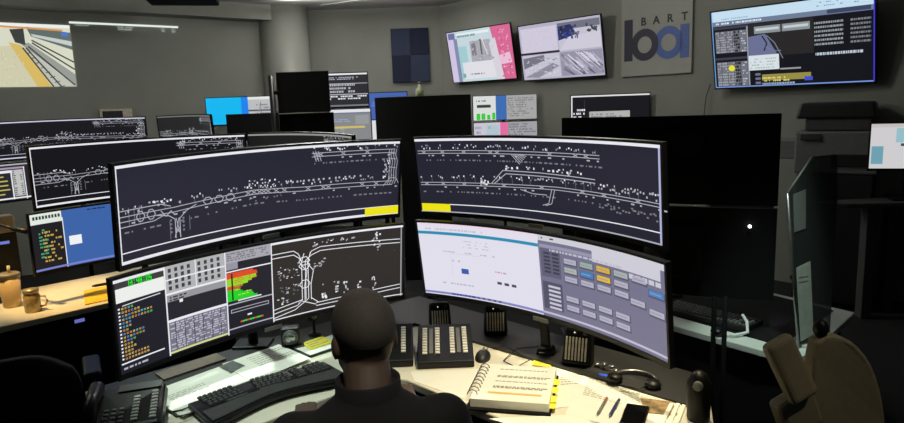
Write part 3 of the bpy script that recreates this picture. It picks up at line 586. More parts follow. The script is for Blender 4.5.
for a, b in (((-1.38, 2.40), (-1.0, 1.95)), ((0.88, 2.32), (0.66, 1.70))):
    d = Vector((b[0] - a[0], b[1] - a[1])).normalized(); n = Vector((-d.y, d.x)) * 0.02
    MB().prism([(a[0] + n.x, a[1] + n.y), (b[0] + n.x, b[1] + n.y), (b[0] - n.x, b[1] - n.y), (a[0] - n.x, a[1] - n.y)], 0, DZ - 0.035, matte_m).build('side_panel', th)

def keyed(u, dx, nx, dy, ny, me, par, z, name='key', x0=0, y0=0, rot=(0, 0, 0)):
    for j in range(ny):
        for i in range(nx): put(name, me, par, (x0 + i * dx, y0 + j * dy, z), rot)
# -- desk phone (lower left)
def keybox(w_, d_, h_, m): return MB().box((0, 0, h_ / 2), (w_, d_, h_), m, taper=(0.82, 0.82)).mesh('key', 0.0012, 1)
th = thing('desk_phone', 'black desk telephone with rows of silver keys at the left end of the near desk', 'telephone', (-1.12, 2.10, DZ + 0.052), (math.radians(13), 0, math.radians(18)))
MB().box((0, 0.03, 0.0), (0.235, 0.25, 0.05), black_m, taper=(0.92, 0.9)).build('body', th, bevel=0.012)
hs = MB(); hs.tube([(-0.105, -0.07, 0.05), (-0.105, 0.02, 0.066), (-0.105, 0.12, 0.05)], [0.026, 0.02, 0.026], black_m, 14); hs.build('handset', th)
MB().box((0.03, 0.125, 0.028), (0.14, 0.04, 0.006), dark_m).build('display', th, bevel=0.001)
MB().box((0, 0.08, -0.033), (0.18, 0.10, 0.05), black_m).build('wedge_foot', th, bevel=0.004)
kp = keybox(0.017, 0.012, 0.006, pm('phone_key', (120, 120, 116), 0.4)); kq = keybox(0.024, 0.011, 0.006, pm('silver_key', (176, 176, 170), 0.4))
keyed(0, 0.024, 3, 0.022, 4, kp, th, 0.024, 'dial_key', -0.065, -0.055)
keyed(0, 0.034, 1, 0.0175, 8, kq, th, 0.024, 'line_key', 0.025, -0.055); keyed(0, 0.034, 1, 0.0175, 9, kq, th, 0.024, 'line_key', 0.082, -0.055)
MB().tube([(0.12, 0.0, 0.0), (0.15, -0.02, -0.02), (0.19, 0.0, -0.03), (0.22, 0.02, -0.034)], 0.003, black_m, 8).build('cord', th)

# -- papers on the left wing
def sheet(name, label, corners, z, mat=paper_m, rows=0, group=None, cat='paper', ink=None, th_=0.0012, mar=(0.12, 0.14, 0.88, 0.86), seed=1):
    """a sheet lying flat: corners far-left, far-right, near-right, near-left in desk coordinates"""
    rng = random.Random(seed); q = [Vector(c) for c in corners]; cx = sum(q, Vector((0, 0))) / 4
    m = MB(); m.prism([(p.x - cx.x, p.y - cx.y) for p in q], 0, th_, mat)
    def P(u, v): a = q[0].lerp(q[1], u).lerp(q[3].lerp(q[2], u), v) - cx; return (a.x, a.y, th_ + 0.0004)
    for i in range(rows):
        v = mar[1] + (mar[3] - mar[1]) * (i + 0.3) / rows; dv = (mar[3] - mar[1]) / rows * 0.33; u = mar[0]; e = mar[2] if rng.random() < 0.7 else mar[0] + (mar[2] - mar[0]) * 0.6
        while u < e:
            L = rng.uniform(0.02, 0.07); m.add([P(u, v), P(min(u + L, e), v), P(min(u + L, e), v + dv), P(u, v + dv)], [(3, 2, 1, 0)], ink or ink_m); u += L + 0.012
    return one(name, label, cat, m, (cx.x, cx.y, z), 0, group)
GP = 'papers on the near desk'
sheet('paper_sheet', 'large pale green-white sheet left of the keyboard, next to the desk telephone', [(-1.19, 2.36), (-0.945, 2.66), (-0.72, 2.45), (-0.965, 2.16)], DZ + 0.0135, rows=4, mar=(0.1, 0.3, 0.5, 0.5), group=GP, seed=3)
sheet('paper_sheet', 'printed sheet with lines of text behind the ergonomic keyboard', [(-0.985, 2.63), (-0.80, 2.84), (-0.62, 2.66), (-0.80, 2.43)], DZ + 0.0155, rows=6, mar=(0.35, 0.1, 0.95, 0.6), group=GP, seed=4)
sheet('photo_card', 'small dark photo card on the sheets behind the keyboard', [(-0.985, 2.60), (-0.95, 2.66), (-0.88, 2.60), (-0.915, 2.53)], DZ + 0.0175, pm('photo_print', (92, 96, 90), 0.4, var=0.5, scale=60), rows=0, cat='card')
sheet('paper_sheet', 'blank white strip of paper under the yellow sticky note', [(-0.73, 2.80), (-0.50, 3.02), (-0.40, 2.93), (-0.63, 2.70)], DZ + 0.0135, group=GP, seed=5)
sheet('sticky_note', 'yellow sticky note with handwriting beside the round silver camera', [(-0.70, 2.845), (-0.62, 2.93), (-0.555, 2.845), (-0.64, 2.755)], DZ + 0.0155, yellow_m, rows=3, cat='sticky note')

sheet('folder', 'brown-grey folder lying at the back of the desk under the lower left screen', [(-1.23, 2.55), (-1.05, 2.75), (-0.985, 2.68), (-1.165, 2.48)], DZ + 0.0125, pm('brown_card', (96, 84, 74), 0.8), cat='folder', th_=0.008)
# -- ergonomic keyboard
th = thing('ergonomic_keyboard', 'large black ergonomic keyboard with curved split key fields and palm rest', 'keyboard', (-0.715, 2.345, DZ + 0.0145), math.radians(40))
def curve(x): return 0.018 * math.cos(x / 0.28 * PI) 
out = [(-0.275 + 0.55 * i / 22, 0.085 + curve(-0.275 + 0.55 * i / 22)) for i in range(23)] + [(0.275 - 0.55 * i / 22, -0.125 + 0.03 * math.cos((0.275 - 0.55 * i / 22) / 0.275 * PI * 0.9)) for i in range(23)]
MB().prism(out, 0, 0.022, black_m).build('base', th, bevel=0.006)
pr_ = [(-0.262 + 0.524 * i / 20, -0.035 + 0.012 * math.cos((-0.262 + 0.524 * i / 20) / 0.28 * PI)) for i in range(21)] + [(0.262 - 0.524 * i / 20, -0.115 + 0.03 * math.cos((0.262 - 0.524 * i / 20) / 0.275 * PI * 0.9)) for i in range(21)]
MB().prism(pr_, 0.021, 0.030, pm('palm_grey', (62, 62, 60), 0.4)).build('palm_rest', th, bevel=0.005)
kk = keybox(0.0165, 0.0165, 0.009, key_m)
for side, x0, ang in ((-1, -0.165, math.radians(7)), (1, 0.03, math.radians(-7))):
    for j in range(5):
        for i in range(7 if side < 0 else 7):
            lx = (i - 3) * 0.0195 + (j % 2) * 0.004; ly = (j - 2) * 0.0205
            px = x0 + lx * math.cos(ang) - ly * math.sin(ang); py = 0.038 + lx * math.sin(ang) + ly * math.cos(ang)
            put('key', kk, th, (px, py, 0.0215), (0, 0, ang))
sp = MB().box((0, 0, 0.004), (0.085, 0.015, 0.008), key_m, taper=(.95, .8)).mesh('key', 0.0012, 1)
put('space_bar', sp, th, (-0.125, -0.024, 0.0225), (0, 0, math.radians(7))); put('space_bar', sp, th, (0.0, -0.024, 0.0225), (0, 0, math.radians(-7)))
for j in range(5):
    for i in range(2): put('key', kk, th, (0.13 + i * 0.019, -0.01 + j * 0.0205, 0.0215), (0, 0, math.radians(-4)))
    for i in range(4): put('key', kk, th, (0.185 + i * 0.0195, -0.018 + j * 0.0205, 0.0215), (0, 0, math.radians(-4)))
MB().tube([(-0.26, 0.06, 0.01), (-0.295, 0.065, 0.005), (-0.325, 0.075, 0.004)], 0.003, black_m, 8).build('cord', th)

# -- round silver camera and small devices at the back of the left wing
th = thing('desk_camera', 'small black box camera with a round silver lens beside the sticky note', 'camera', (-0.745, 2.84, DZ + 0.012), math.radians(12))
MB().box((0, 0, 0.043), (0.082, 0.06, 0.086), dark_m).build('body', th, bevel=0.008)
MB().cyl((0, -0.028, 0.045), (0, -0.036, 0.045), 0.034, grey_m, 28).build('lens_ring', th)
MB().sphere((0, -0.034, 0.045), (0.025, 0.014, 0.025), pm('silver_dome', (190, 192, 188), 0.25, 0.6)).build('lens', th)
th = thing('webcam', 'small dark webcam behind the round silver camera', 'webcam', (-0.665, 2.965, DZ + 0.012), math.radians(25))
MB().lathe([(0.03, 0), (0.03, 0.006), (0.008, 0.012), (0.008, 0.07)], black_m, 18).build('stand', th); MB().sphere((0, 0, 0.095), (0.032, 0.026, 0.03), black_m).build('head', th); MB().cyl((0, -0.02, 0.097), (0, -0.029, 0.097), 0.014, grey_m).build('lens', th)

# -- turret consoles
def turret(label, loc, rz, cols, w_, group):
    th = thing('turret_console', label, 'button console', loc, rz, group)
    D = 0.25; h0, h1 = 0.03, 0.105
    m = MB(); x = w_ / 2
    m.add([(-x, 0, 0), (x, 0, 0), (x, D, 0), (-x, D, 0), (-x, 0, h0), (x, 0, h0), (x, D, h1), (-x, D, h1)], [(0, 3, 2, 1), (4, 5, 6, 7), (0, 1, 5, 4), (1, 2, 6, 5), (2, 3, 7, 6), (3, 0, 4, 7)], black_m); m.build('body', th, bevel=0.006)
    ang = math.atan2(h1 - h0, D); kb = MB().box((0, 0, 0.003), (0.021, 0.0125, 0.006), keylight_m, taper=(.9, .85)).mesh('button', 0.001, 1)
    st = MB().box((0, 0, 0.001), (0.016, 0.17, 0.002), strip_m).mesh('label_strip')
    for cx in cols:
        for r in range(10):
            yy = 0.055 + r * 0.0175; put('button', kb, th, (cx, yy, h0 + yy * math.tan(ang) + 0.0005), (ang, 0, 0))
    for a, b in zip(cols[::2], cols[1::2]):
        yy = 0.134; put('label_strip', st, th, ((a + b) / 2, yy, h0 + yy * math.tan(ang) + 0.0005), (ang, 0, 0))
    return th
turret('wide black button console with four columns of pale keys right of the head', (-0.047, 2.535, DZ), math.radians(1), [-0.085, -0.032, 0.03, 0.083], 0.232, 'turret consoles')
turret('black button console half hidden by the head, left of the wide console', (-0.285, 2.56, DZ), math.radians(3), [-0.06, -0.01, 0.065, 0.075][:3], 0.21, 'turret consoles')

# -- slatted speakers
def speaker(label, loc, rz, tilt, sc=1.0, lift=0):
    th = thing('desk_speaker', label, 'speaker', loc, (math.radians(-tilt), 0, rz), 'slatted desk speakers'); th.scale = (sc, sc, sc)
    MB().box((0, 0.04, 0.07), (0.108, 0.075, 0.14), black_m, taper=(0.88, 0.9)).build('cabinet', th, bevel=0.016, seg=3)
    gp = MB().box((0, 0.001, 0.07), (0.086, 0.006, 0.112), matte_m, taper=(0.9, 1)).build('grille_panel', th, bevel=0.002)
    sl = MB().box((0, 0, 0), (0.0062, 0.007, 0.082), grille_m).mesh('slat', 0.0015, 1)
    for k in range(7): put('slat', sl, gp, (-0.035 + k * 0.0117, -0.003, 0.062), (0, 0, 0))
    MB().cyl((-0.008, -0.001, 0.119), (-0.008, -0.005, 0.119), 0.0028, em((240, 236, 214))).build('indicator', th)
    MB().cyl((0.03, -0.001, 0.119), (0.03, -0.008, 0.119), 0.008, dark_m).build('knob', th)
speaker('slatted black speaker directly behind the wide button console', (-0.072, 2.93, DZ + 0.012), math.radians(4), 14)
speaker('slatted black speaker between the wide console and the cordless handset', (0.178, 2.86, DZ + 0.012), math.radians(-4), 14, 1.03)
speaker('slatted black speaker nearest the lower right screen corner, beside the cordless handset', (0.465, 2.48, DZ + 0.013), math.radians(-26), 16, 1.12)

# -- cordless handset in cradle
th = thing('charging_cradle', 'black charging cradle under the cordless handset', 'charger', (0.375, 2.645, DZ), math.radians(-15))
MB().box((0, 0, 0.02), (0.085, 0.085, 0.04), black_m, taper=(0.75, 0.7)).build('base', th, bevel=0.008)
MB().box((0, -0.038, 0.018), (0.05, 0.006, 0.012), steel_m, rot=(0.25, 0, 0)).build('badge', th)
th = thing('cordless_handset', 'upright black cordless handset standing in its cradle before the right screen', 'handset', (0.375, 2.65, DZ + 0.035), (math.radians(-8), math.radians(-4), math.radians(-15)))
MB().box((0, 0, 0.085), (0.042, 0.028, 0.17), dark_m, taper=(0.78, 0.8)).build('body', th, bevel=0.008)
MB().box((0, -0.0155, 0.12), (0.024, 0.002, 0.03), grey_m).build('earpiece', th)

# -- mice
def mouse(label, loc, rz):
    th = thing('computer_mouse', label, 'mouse', loc, rz, 'computer mice')
    m = MB(); m.sphere((0, 0, 0.004), (0.032, 0.055, 0.032), dark_m, 24, 14); m.v = [(x, y, max(z, 0)) for x, y, z in m.v]; m.build('shell', th)
    MB().cyl((-0.003, 0.028, 0.031), (0.003, 0.028, 0.031), 0.009, grey_m, 14).build('scroll_wheel', th)
    MB().box((0, 0.005, 0.0355), (0.018, 0.012, 0.0012), steel_m).build('badge', th)
    return th
t = mouse('dark computer mouse right of the wide button console', (0.108, 2.63, DZ), math.radians(-12))
MB().tube([(0, 0.055, 0.006), (0.01, 0.09, 0.016), (0.07, 0.11, 0.017), (0.13, 0.06, 0.016), (0.20, -0.03, 0.016), (0.15, -0.09, 0.006), (0.09, -0.03, 0.006), (0.13, 0.09, 0.016), (0.22, 0.12, 0.016)], 0.0022, black_m, 6).build('cord', t)
mouse('dark mouse half hidden beside the left of the head', (-0.445, 2.645, DZ + 0.0), math.radians(35))

# -- binder
th = thing('ring_binder', 'open dark ring binder of printed pages with yellow tabs right of the person', 'binder', (0.205, 2.285, DZ + 0.0022), math.radians(-14))
BW, BD = 0.285, 0.32
MB().box((0, 0, 0.0035), (BW + 0.012, BD + 0.012, 0.007), matte_m).build('cover', th, bevel=0.002)
pg = MB().box((0.004, 0.004, 0.0235), (BW - 0.01, BD - 0.006, 0.032), paper_m).build('page_block', th, bevel=0.002)
rng = random.Random(61)
for v in (0.115, 0.055, 0.045, 0.005, -0.04, -0.05):
    tx = MB(); x = -0.07
    while x < 0.11:
        L = rng.uniform(0.006, 0.022); tx.box((x + L / 2, v, 0.0400), (L, 0.005 if v in (0.115, 0.055, 0.005) else 0.008, 0.0006), ink_m); x += L + 0.0035
    tx.build('printed_line', th)
MB().box((0.015, -0.095, 0.0400), (0.19, 0.013, 0.0007), orange_m).build('orange_line', th)
tb = MB().box((0, 0, 0), (0.026, 0.05, 0.0015), yellow_m).mesh('index_tab')
for k, (yy, zz) in enumerate(((0.04, 0.034), (-0.02, 0.030), (-0.08, 0.024), (-0.115, 0.018))): put('index_tab', tb, th, (BW / 2 + 0.006, yy, zz))
rg = MB()
rg.tube([(-0.018 * math.cos(PI * k / 10), 0, 0.018 * math.sin(PI * k / 10)) for k in range(11)], 0.0022, steel_m, 8); rm = rg.mesh('ring')
for k in range(9): put('ring', rm, th, (-BW / 2 + 0.012, -0.12 + k * 0.03, 0.038))
GP2 = 'papers on the right wing of the near desk'
sheet('paper_sheet', 'wide blank cream sheet in front of the wide button console, left of the binder', [(-0.19, 2.515), (0.10, 2.52), (0.02, 2.25), (-0.17, 2.42)], DZ + 0.0005, group=GP2, seed=7)
sheet('paper_sheet', 'cream sheet sticking out under the right edge of the binder', [(0.28, 2.52), (0.50, 2.50), (0.46, 2.18), (0.20, 2.12)], DZ + 0.0005, group=GP2, rows=5, mar=(0.6, 0.2, 0.95, 0.5), seed=8)
sheet('paper_sheet', 'cream sheet at the lower picture edge in front of the binder', [(0.10, 2.09), (0.42, 2.10), (0.50, 1.80), (0.40, 1.88)], DZ + 0.002, group=GP2, seed=9)
sheet('paper_sheet', 'large cream printed sheet under the pens and the mobile phone', [(0.50, 2.46), (0.80, 2.21), (0.66, 1.90), (0.36, 2.10)], DZ + 0.0022, group=GP2, rows=12, mar=(0.08, 0.1, 0.8, 0.55), seed=10)
sheet('sticky_note', 'yellow sticky note at the back corner of the binder', [(0.315, 2.585), (0.375, 2.55), (0.375, 2.50), (0.30, 2.53)], DZ + 0.004, yellow_m, cat='sticky note')
sheet('photo_card', 'tan photo card at the right edge of the papers beside the black mug', [(0.645, 2.20), (0.745, 2.16), (0.73, 2.06), (0.625, 2.09)], DZ + 0.0052, pm('tan_photo', (150, 124, 84), 0.5, var=0.55, scale=40), cat='card')
for k in range(3):
    sheet('paper_strip', ['outermost white paper strip beside the black mug', 'middle white paper strip beside the tan photo card', 'innermost white paper strip overlapping the tan photo card'][k], [(0.775 - k * 0.022, 2.145), (0.787 - k * 0.022, 2.14), (0.70 - k * 0.024, 1.98), (0.685 - k * 0.024, 1.985)], DZ + 0.0066 + k * 0.0012, group='paper strips')
def pen(label, a, b, m, mt_):
    th = thing('pen', label, 'pen', (a[0], a[1], DZ + 0.0085), math.atan2(b[1] - a[1], b[0] - a[0])); L = math.hypot(b[0] - a[0], b[1] - a[1])
    T = Matrix.Rotation(PI / 2, 4, 'Y')
    MB().lathe([(0.0045, 0.012), (0.0058, 0.02), (0.0058, L * 0.7), (0.005, L)], m, 14, T).build('barrel', th); MB().lathe([(0.0008, 0), (0.0045, 0.013)], steel_m, 14, T).build('tip', th)
    MB().box((L * 0.85, 0, 0.006), (L * 0.26, 0.004, 0.003), mt_).build('clip', th)
pen('pen with an orange clip end on the papers', (0.463, 2.075), (0.525, 2.20), pm('grey_pen', (120, 116, 110), 0.4), pm('orange_plastic', (210, 100, 40), 0.4))
pen('dark blue-grey pen beside the orange-ended pen', (0.50, 2.06), (0.565, 2.185), pm('blue_pen', (52, 60, 96), 0.35), steel_m)
th = thing('mobile_phone', 'black mobile phone lying on the papers at the lower picture edge', 'phone', (0.585, 2.06, DZ + 0.0045), math.radians(-24))
MB().box((0, 0, 0.006), (0.078, 0.155, 0.010), black_m).build('case', th, bevel=0.006, seg=3); MB().box((0, 0, 0.0112), (0.07, 0.145, 0.001), pm('phone_glass', (14, 14, 16), 0.15)).build('screen', th)
# -- headset, keys
th = thing('headset', 'dark wired headset with a silver band under the lower right screen', 'headset', (0.665, 2.33, DZ + 0.015), math.radians(-30))
MB().tube([(0.075 * math.cos(a), 0.062 * math.sin(a), 0.008) for a in [PI * (-0.15 + 1.3 * k / 22) for k in range(23)]], 0.007, steel_m, 10).build('band', th)
for s_ in (-1, 1):
    MB().lathe([(0.026, 0), (0.03, 0.008), (0.024, 0.022)], black_m, 20, Matrix.Translation((s_ * 0.07, -0.035, 0.0))).build('ear_cushion', th)
MB().tube([(0.07, -0.035, 0.012), (0.03, -0.09, 0.008), (-0.03, -0.085, 0.006)], 0.003, black_m, 8).build('microphone_boom', th)
th = thing('key_ring', 'small bunch of silver keys with a blue tag right of the nearest slatted speaker', 'keys', (0.562, 2.42, DZ + 0.005), math.radians(-35))
MB().box((0.012, -0.028, 0.006), (0.034, 0.02, 0.008), pm('blue_tag', (36, 84, 214), 0.4)).build('tag', th, bevel=0.003)
for k in range(4):
    a = 0.5 + k * 0.75; q = MB(); q.box((0.02 * math.cos(a), 0.022 + 0.02 * math.sin(a), 0.009 + k * 0.004), (0.042, 0.011, 0.003), steel_m, rot=(0, 0.2, a)); q.cyl((0.042 * math.cos(a), 0.022 + 0.042 * math.sin(a), 0.007 + k * 0.004), (0.042 * math.cos(a), 0.022 + 0.042 * math.sin(a), 0.011 + k * 0.004), 0.012, steel_m, 14); q.build('key', th)
# -- black mug
th = thing('travel_mug', 'black travel mug with a grey button at the lower right desk corner', 'mug', (0.79, 2.04, DZ), math.radians(-20)); th.scale = (0.95, 0.95, 1.12)
MB().lathe([(0.034, 0), (0.038, 0.006), (0.042, 0.10), (0.04, 0.115), (0.03, 0.13), (0.026, 0.14), (0.012, 0.15), (0.0, 0.151)], black_m, 28).build('body', th)
MB().sphere((-0.004, -0.036, 0.115), (0.017, 0.010, 0.016), grey_m).build('button', th)

# ------------------------------------------------------------------ second desk at the left
th = thing('console_desk', 'cream desk lit warm orange behind at the left under the blue desktop screen', 'desk', (0, 0, 0))
MB().prism([(-2.80, 2.83), (-1.42, 4.26), (-1.98, 4.78), (-3.35, 3.36)], DZ - 0.035, DZ, cream_m).build('worktop', th, bevel=0.005)
MB().prism([(-2.76, 2.90), (-1.48, 4.22), (-1.52, 4.26), (-2.80, 2.94)], 0.03, DZ - 0.035, matte_m).build('front_panel', th)
MB().prism([(-1.98, 4.70), (-1.48, 4.24), (-1.51, 4.20), (-2.01, 4.66)], 0.0, DZ - 0.035, matte_m).build('side_panel', th)
MB().prism([(-2.80, 2.90), (-3.30, 3.37), (-3.27, 3.41), (-2.77, 2.94)], 0.0, DZ - 0.035, matte_m).build('side_panel', th)
MB().box((0, 0, 0), (0.05, 0.006, 0.018), em((108, 112, 190), 0.9)).build('label_plate', th, (-2.105, 3.56, 0.672), (0, 0, math.radians(46)))
th = thing('tumbler', 'tall cream tumbler with a lid and straw on the left desk', 'tumbler', (-2.535, 3.66, DZ), 0)
MB().lathe([(0.042, 0), (0.045, 0.005), (0.056, 0.17)], tan_m, 28).build('cup', th)
MB().lathe([(0.058, 0.168), (0.06, 0.19), (0.05, 0.197), (0, 0.199)], pm('lid_grey', (120, 112, 96), 0.4), 28).build('lid', th)
MB().cyl((0.005, 0, 0.19), (0.008, 0.0, 0.238), 0.008, pm('straw_white', (224, 214, 190), 0.4), 12).build('straw', th)
th = thing('jar_mug', 'small glass jar mug with a handle beside the tall cream tumbler', 'jar', (-2.345, 3.545, DZ), math.radians(10))
gl = pm('jar_glass', (196, 170, 116), 0.15, 0.0, 0.3, 50)
MB().lathe([(0.036, 0), (0.041, 0.006), (0.041, 0.09), (0.035, 0.10), (0.035, 0.112)], gl, 26).build('jar', th)
MB().lathe([(0.039, 0.108), (0.039, 0.128), (0.0, 0.129)], pm('jar_lid', (176, 160, 120), 0.35, 0.5), 26).build('lid', th)
MB().tube([(0.038, 0, 0.085), (0.07, 0, 0.082), (0.078, 0, 0.055), (0.066, 0, 0.03), (0.038, 0, 0.026)], 0.006, gl, 10).build('handle', th)
sheet('note_pad', 'orange-yellow notepad at the right end of the left desk, beside the nearest console', [(-2.27, 3.92), (-2.10, 4.10), (-1.86, 3.86), (-2.10, 3.62)], DZ + 0.001, pm('amber_paper', (250, 190, 40), 0.7), cat='notepad', th_=0.006)
th = thing('marker', 'black marker lying across the back edge of the orange-yellow notepad', 'marker', (-2.25, 3.98, DZ + 0.017), math.radians(38))
MB().lathe([(0.004, 0), (0.009, 0.02), (0.009, 0.17), (0.006, 0.19)], black_m, 14, Matrix.Rotation(PI / 2, 4, 'Y')).build('barrel', th); MB().lathe([(0.0098, 0.12), (0.0098, 0.195)], dark_m, 14, Matrix.Rotation(PI / 2, 4, 'Y')).build('cap', th)
th = thing('gooseneck_microphone', 'black gooseneck microphone bending in front of the blue desktop screen', 'microphone', (-2.70, 3.74, DZ), 0)
MB().lathe([(0.06, 0), (0.06, 0.02), (0.02, 0.03)], black_m, 20).build('base', th)
MB().tube([(0, 0, 0.02), (-0.01, 0, 0.20), (0.005, 0, 0.36), (0.08, -0.03, 0.46), (0.16, -0.06, 0.468), (0.24, -0.10, 0.455)], 0.008, black_m, 10).build('gooseneck', th)
MB().tube([(0.24, -0.10, 0.455), (0.36, -0.16, 0.445)], [0.013, 0.016], black_m, 12).build('head', th)
th = thing('beige_terminal', 'small beige terminal with a dark lower screen at the left picture edge', 'terminal', (-2.98, 4.06, DZ), math.radians(44))
MB().box((0, 0, 0.40), (0.42, 0.10, 0.11), pm('putty', (160, 152, 132), 0.6)).build('top_casing', th, bevel=0.01); MB().box((0, 0.0, 0.19), (0.42, 0.09, 0.32), black_m).build('front_panel', th, bevel=0.006)
MB().box((0.13, -0.047, 0.285), (0.07, 0.004, 0.018), em((120, 130, 210), 0.9)).build('badge', th); MB().box((0, 0.01, 0.015), (0.3, 0.16, 0.03), black_m).build('foot', th, bevel=0.004)

# ------------------------------------------------------------------ office chairs
def office_chair(label, loc, rz, mat, bh=0.62, arms=True, bw=0.5, head=False, group='office chairs', seat_z=0.46, back_z=0.52, frame=black_m):
    th = thing('office_chair', label, 'chair', loc, rz, group)
    MB().box((0, 0, seat_z - 0.045), (0.50, 0.48, 0.09), mat, taper=(0.95, 0.95)).build('seat', th, bevel=0.035, seg=3)
    m = MB(); n, k = 12, 8; V = []; Fs = []
    for s_ in (0, 1):
        for i in range(k + 1):
            for j in range(n + 1):
                a = -1 + 2 * j / n; b = i / k; wv = bw / 2 * (0.86 + 0.14 * math.sin(b * PI)) * (1 - max(0, b - 0.8) ** 2 * 4)
                V.append((a * wv, -0.23 - 0.06 * b + (1 - a * a) * -0.05 - s_ * 0.05, back_z + b * bh - (abs(a) ** 3) * 0.06 * b))
    W = (n + 1) * (k + 1)
    for i in range(k):
        for j in range(n):
            q = (i * (n + 1) + j, i * (n + 1) + j + 1, (i + 1) * (n + 1) + j + 1, (i + 1) * (n + 1) + j); Fs.append(q[::-1]); Fs.append(tuple(x + W for x in q))
    def edge(idx):
        for a, b in zip(idx[:-1], idx[1:]): Fs.append((a, b, b + W, a + W))
    edge([j for j in range(n + 1)]); edge([k * (n + 1) + j for j in range(n, -1, -1)]); edge([i * (n + 1) for i in range(k, -1, -1)]); edge([i * (n + 1) + n for i in range(k + 1)])
    m.add(V, Fs, mat, True); m.build('backrest', th)
    MB().box((0, -0.26, back_z - 0.03), (0.09, 0.03, 0.34), frame, rot=(0.1, 0, 0)).build('back_bracket', th)
    if head: MB().box((0, -0.30, back_z + bh + 0.07), (0.28, 0.06, 0.13), mat).build('headrest', th, bevel=0.025, seg=3)
    if arms:
        for s_ in (-1, 1):
            p = MB().box((s_ * 0.29, -0.02, seat_z + 0.21), (0.075, 0.26, 0.035), frame).build('armrest', th, bevel=0.014, seg=3)
            MB().tube([(s_ * 0.22, -0.02, seat_z - 0.06), (s_ * 0.29, -0.02, seat_z), (s_ * 0.29, -0.02, seat_z + 0.2)], 0.018, frame).build('arm_post', th)
    MB().cyl((0, 0, 0.1), (0, 0, seat_z - 0.08), 0.028, frame).build('gas_column', th)
    for i in range(5):
        a = 2 * PI * i / 5 + 0.3; e = (0.29 * math.cos(a), 0.29 * math.sin(a))
        MB().tube([(0, 0, 0.12), (e[0], e[1], 0.075)], [0.028, 0.018], frame).build('base_leg', th)
        MB().cyl((e[0] - 0.012 * math.sin(a), e[1] + 0.012 * math.cos(a), 0.03), (e[0] + 0.012 * math.sin(a), e[1] - 0.012 * math.cos(a), 0.03), 0.03, frame).build('caster', th)
    return th
office_chair('black office chair drawn up before the left desk, in the dark lower left corner', (-1.93, 2.74, 0), math.radians(30), blackfab_m, bh=0.36)
office_chair('grey high-backed office chair in the dark between the black monitor backs and the side table', (1.84, 3.75, 0), math.radians(190), greyfab_m, bh=0.78, bw=0.46, head=True, back_z=0.55)
office_chair('black task chair under the seated person', (-0.24, 1.55, 0), math.radians(10), blackfab_m, bh=0.36, arms=False, back_z=0.50, seat_z=0.41)

# ------------------------------------------------------------------ neighbour console at the right
th = thing('console_desk', 'white desk strip glimpsed under the black monitor backs at the right', 'desk')
MB().prism([(0.62, 3.48), (0.99, 2.98), (1.26, 2.62), (1.38, 2.52), (1.48, 2.60), (1.92, 3.04), (1.42, 3.86), (1.0, 4.05)], DZ - 0.03, DZ, white_lam).build('worktop', th, bevel=0.004)
MB().prism([(0.66, 3.47), (1.0, 3.01), (1.28, 2.66), (1.38, 2.57), (1.41, 2.60), (1.3, 2.70), (0.70, 3.50)], 0.0, DZ - 0.03, matte_m).build('front_panel', th)
MB().prism([(1.05, 3.10), (1.335, 2.69), (1.40, 2.68), (1.83, 3.07), (1.40, 3.80), (1.02, 4.0), (0.70, 3.5)], DZ, DZ + 0.006, matte_m).build('dark_mat', th)
MB().prism([(1.46, 2.64), (1.86, 3.05), (1.83, 3.08), (1.43, 2.67)], 0.0, DZ - 0.03, matte_m).build('side_panel', th)
c, y = chord((1.40, 2.83), (0.58, 3.30), 1.515, 0.96, RAD)
G4 = 'black monitor backs of the right console'
t1 = monitor('curved_monitor', 'upper black curved monitor seen from behind, right of the rail map', c, y + 0.0, 0.0, 0.96, 0.37, RAD, plain_grid([], (40, 40, 46)), G4, body=matte_m, tab=False)
t2 = monitor('curved_monitor', 'lower black curved monitor seen from behind with a bright pinpoint light', (c[0], c[1], 1.098), y, 0.0, 0.96, 0.385, RAD, plain_grid([], (170, 176, 170), 33), G4, body=matte_m, tab=False)
MB().sphere((-0.385, -0.002, 0.125), 0.007, em((255, 255, 250), 6)).build('power_light', t2)
pole_mount('black pole on the white desk holding the two black monitor backs', (1.12, 3.42), 1.5, [behind(c, y, -0.03), behind((c[0], c[1], 1.09), y, -0.03)])
th = thing('keyboard', 'dark keyboard with glinting keys under the black monitor backs', 'keyboard', (1.21, 3.02, DZ + 0.0062), math.radians(-52))
MB().box((0, 0, 0.012), (0.44, 0.16, 0.024), black_m).build('base', th, bevel=0.004); kr = keybox(0.016, 0.016, 0.008, pm('grey_key', (92, 94, 92), 0.35))
keyed(0, 0.021, 20, 0.024, 5, kr, th, 0.023, 'key', -0.20, -0.05)
for x0, lb in ((1.06, 'left thin black post in front of the white desk strip'), (1.105, 'right thin black post in front of the white desk strip')):
    one('cable_post', lb, 'post', MB().cyl((0, 0, 0), (0, 0, 0.98), 0.010, matte_m, 12), (x0, 2.60, 0))
th = thing('headset', 'white headset hook shape on the strip of white desk at the right', 'headset', (1.24, 2.77, DZ), 0.3)
MB().tube([(-0.07, 0.05, 0.01), (-0.02, 0.0, 0.012), (0.04, -0.01, 0.02), (0.07, 0.03, 0.05), (0.08, 0.07, 0.07)], 0.007, pm('white_plastic', (220, 222, 218), 0.4)).build('band', th); MB().sphere((-0.07, 0.05, 0.02), (0.03, 0.03, 0.02), black_m).build('ear_cushion', th)
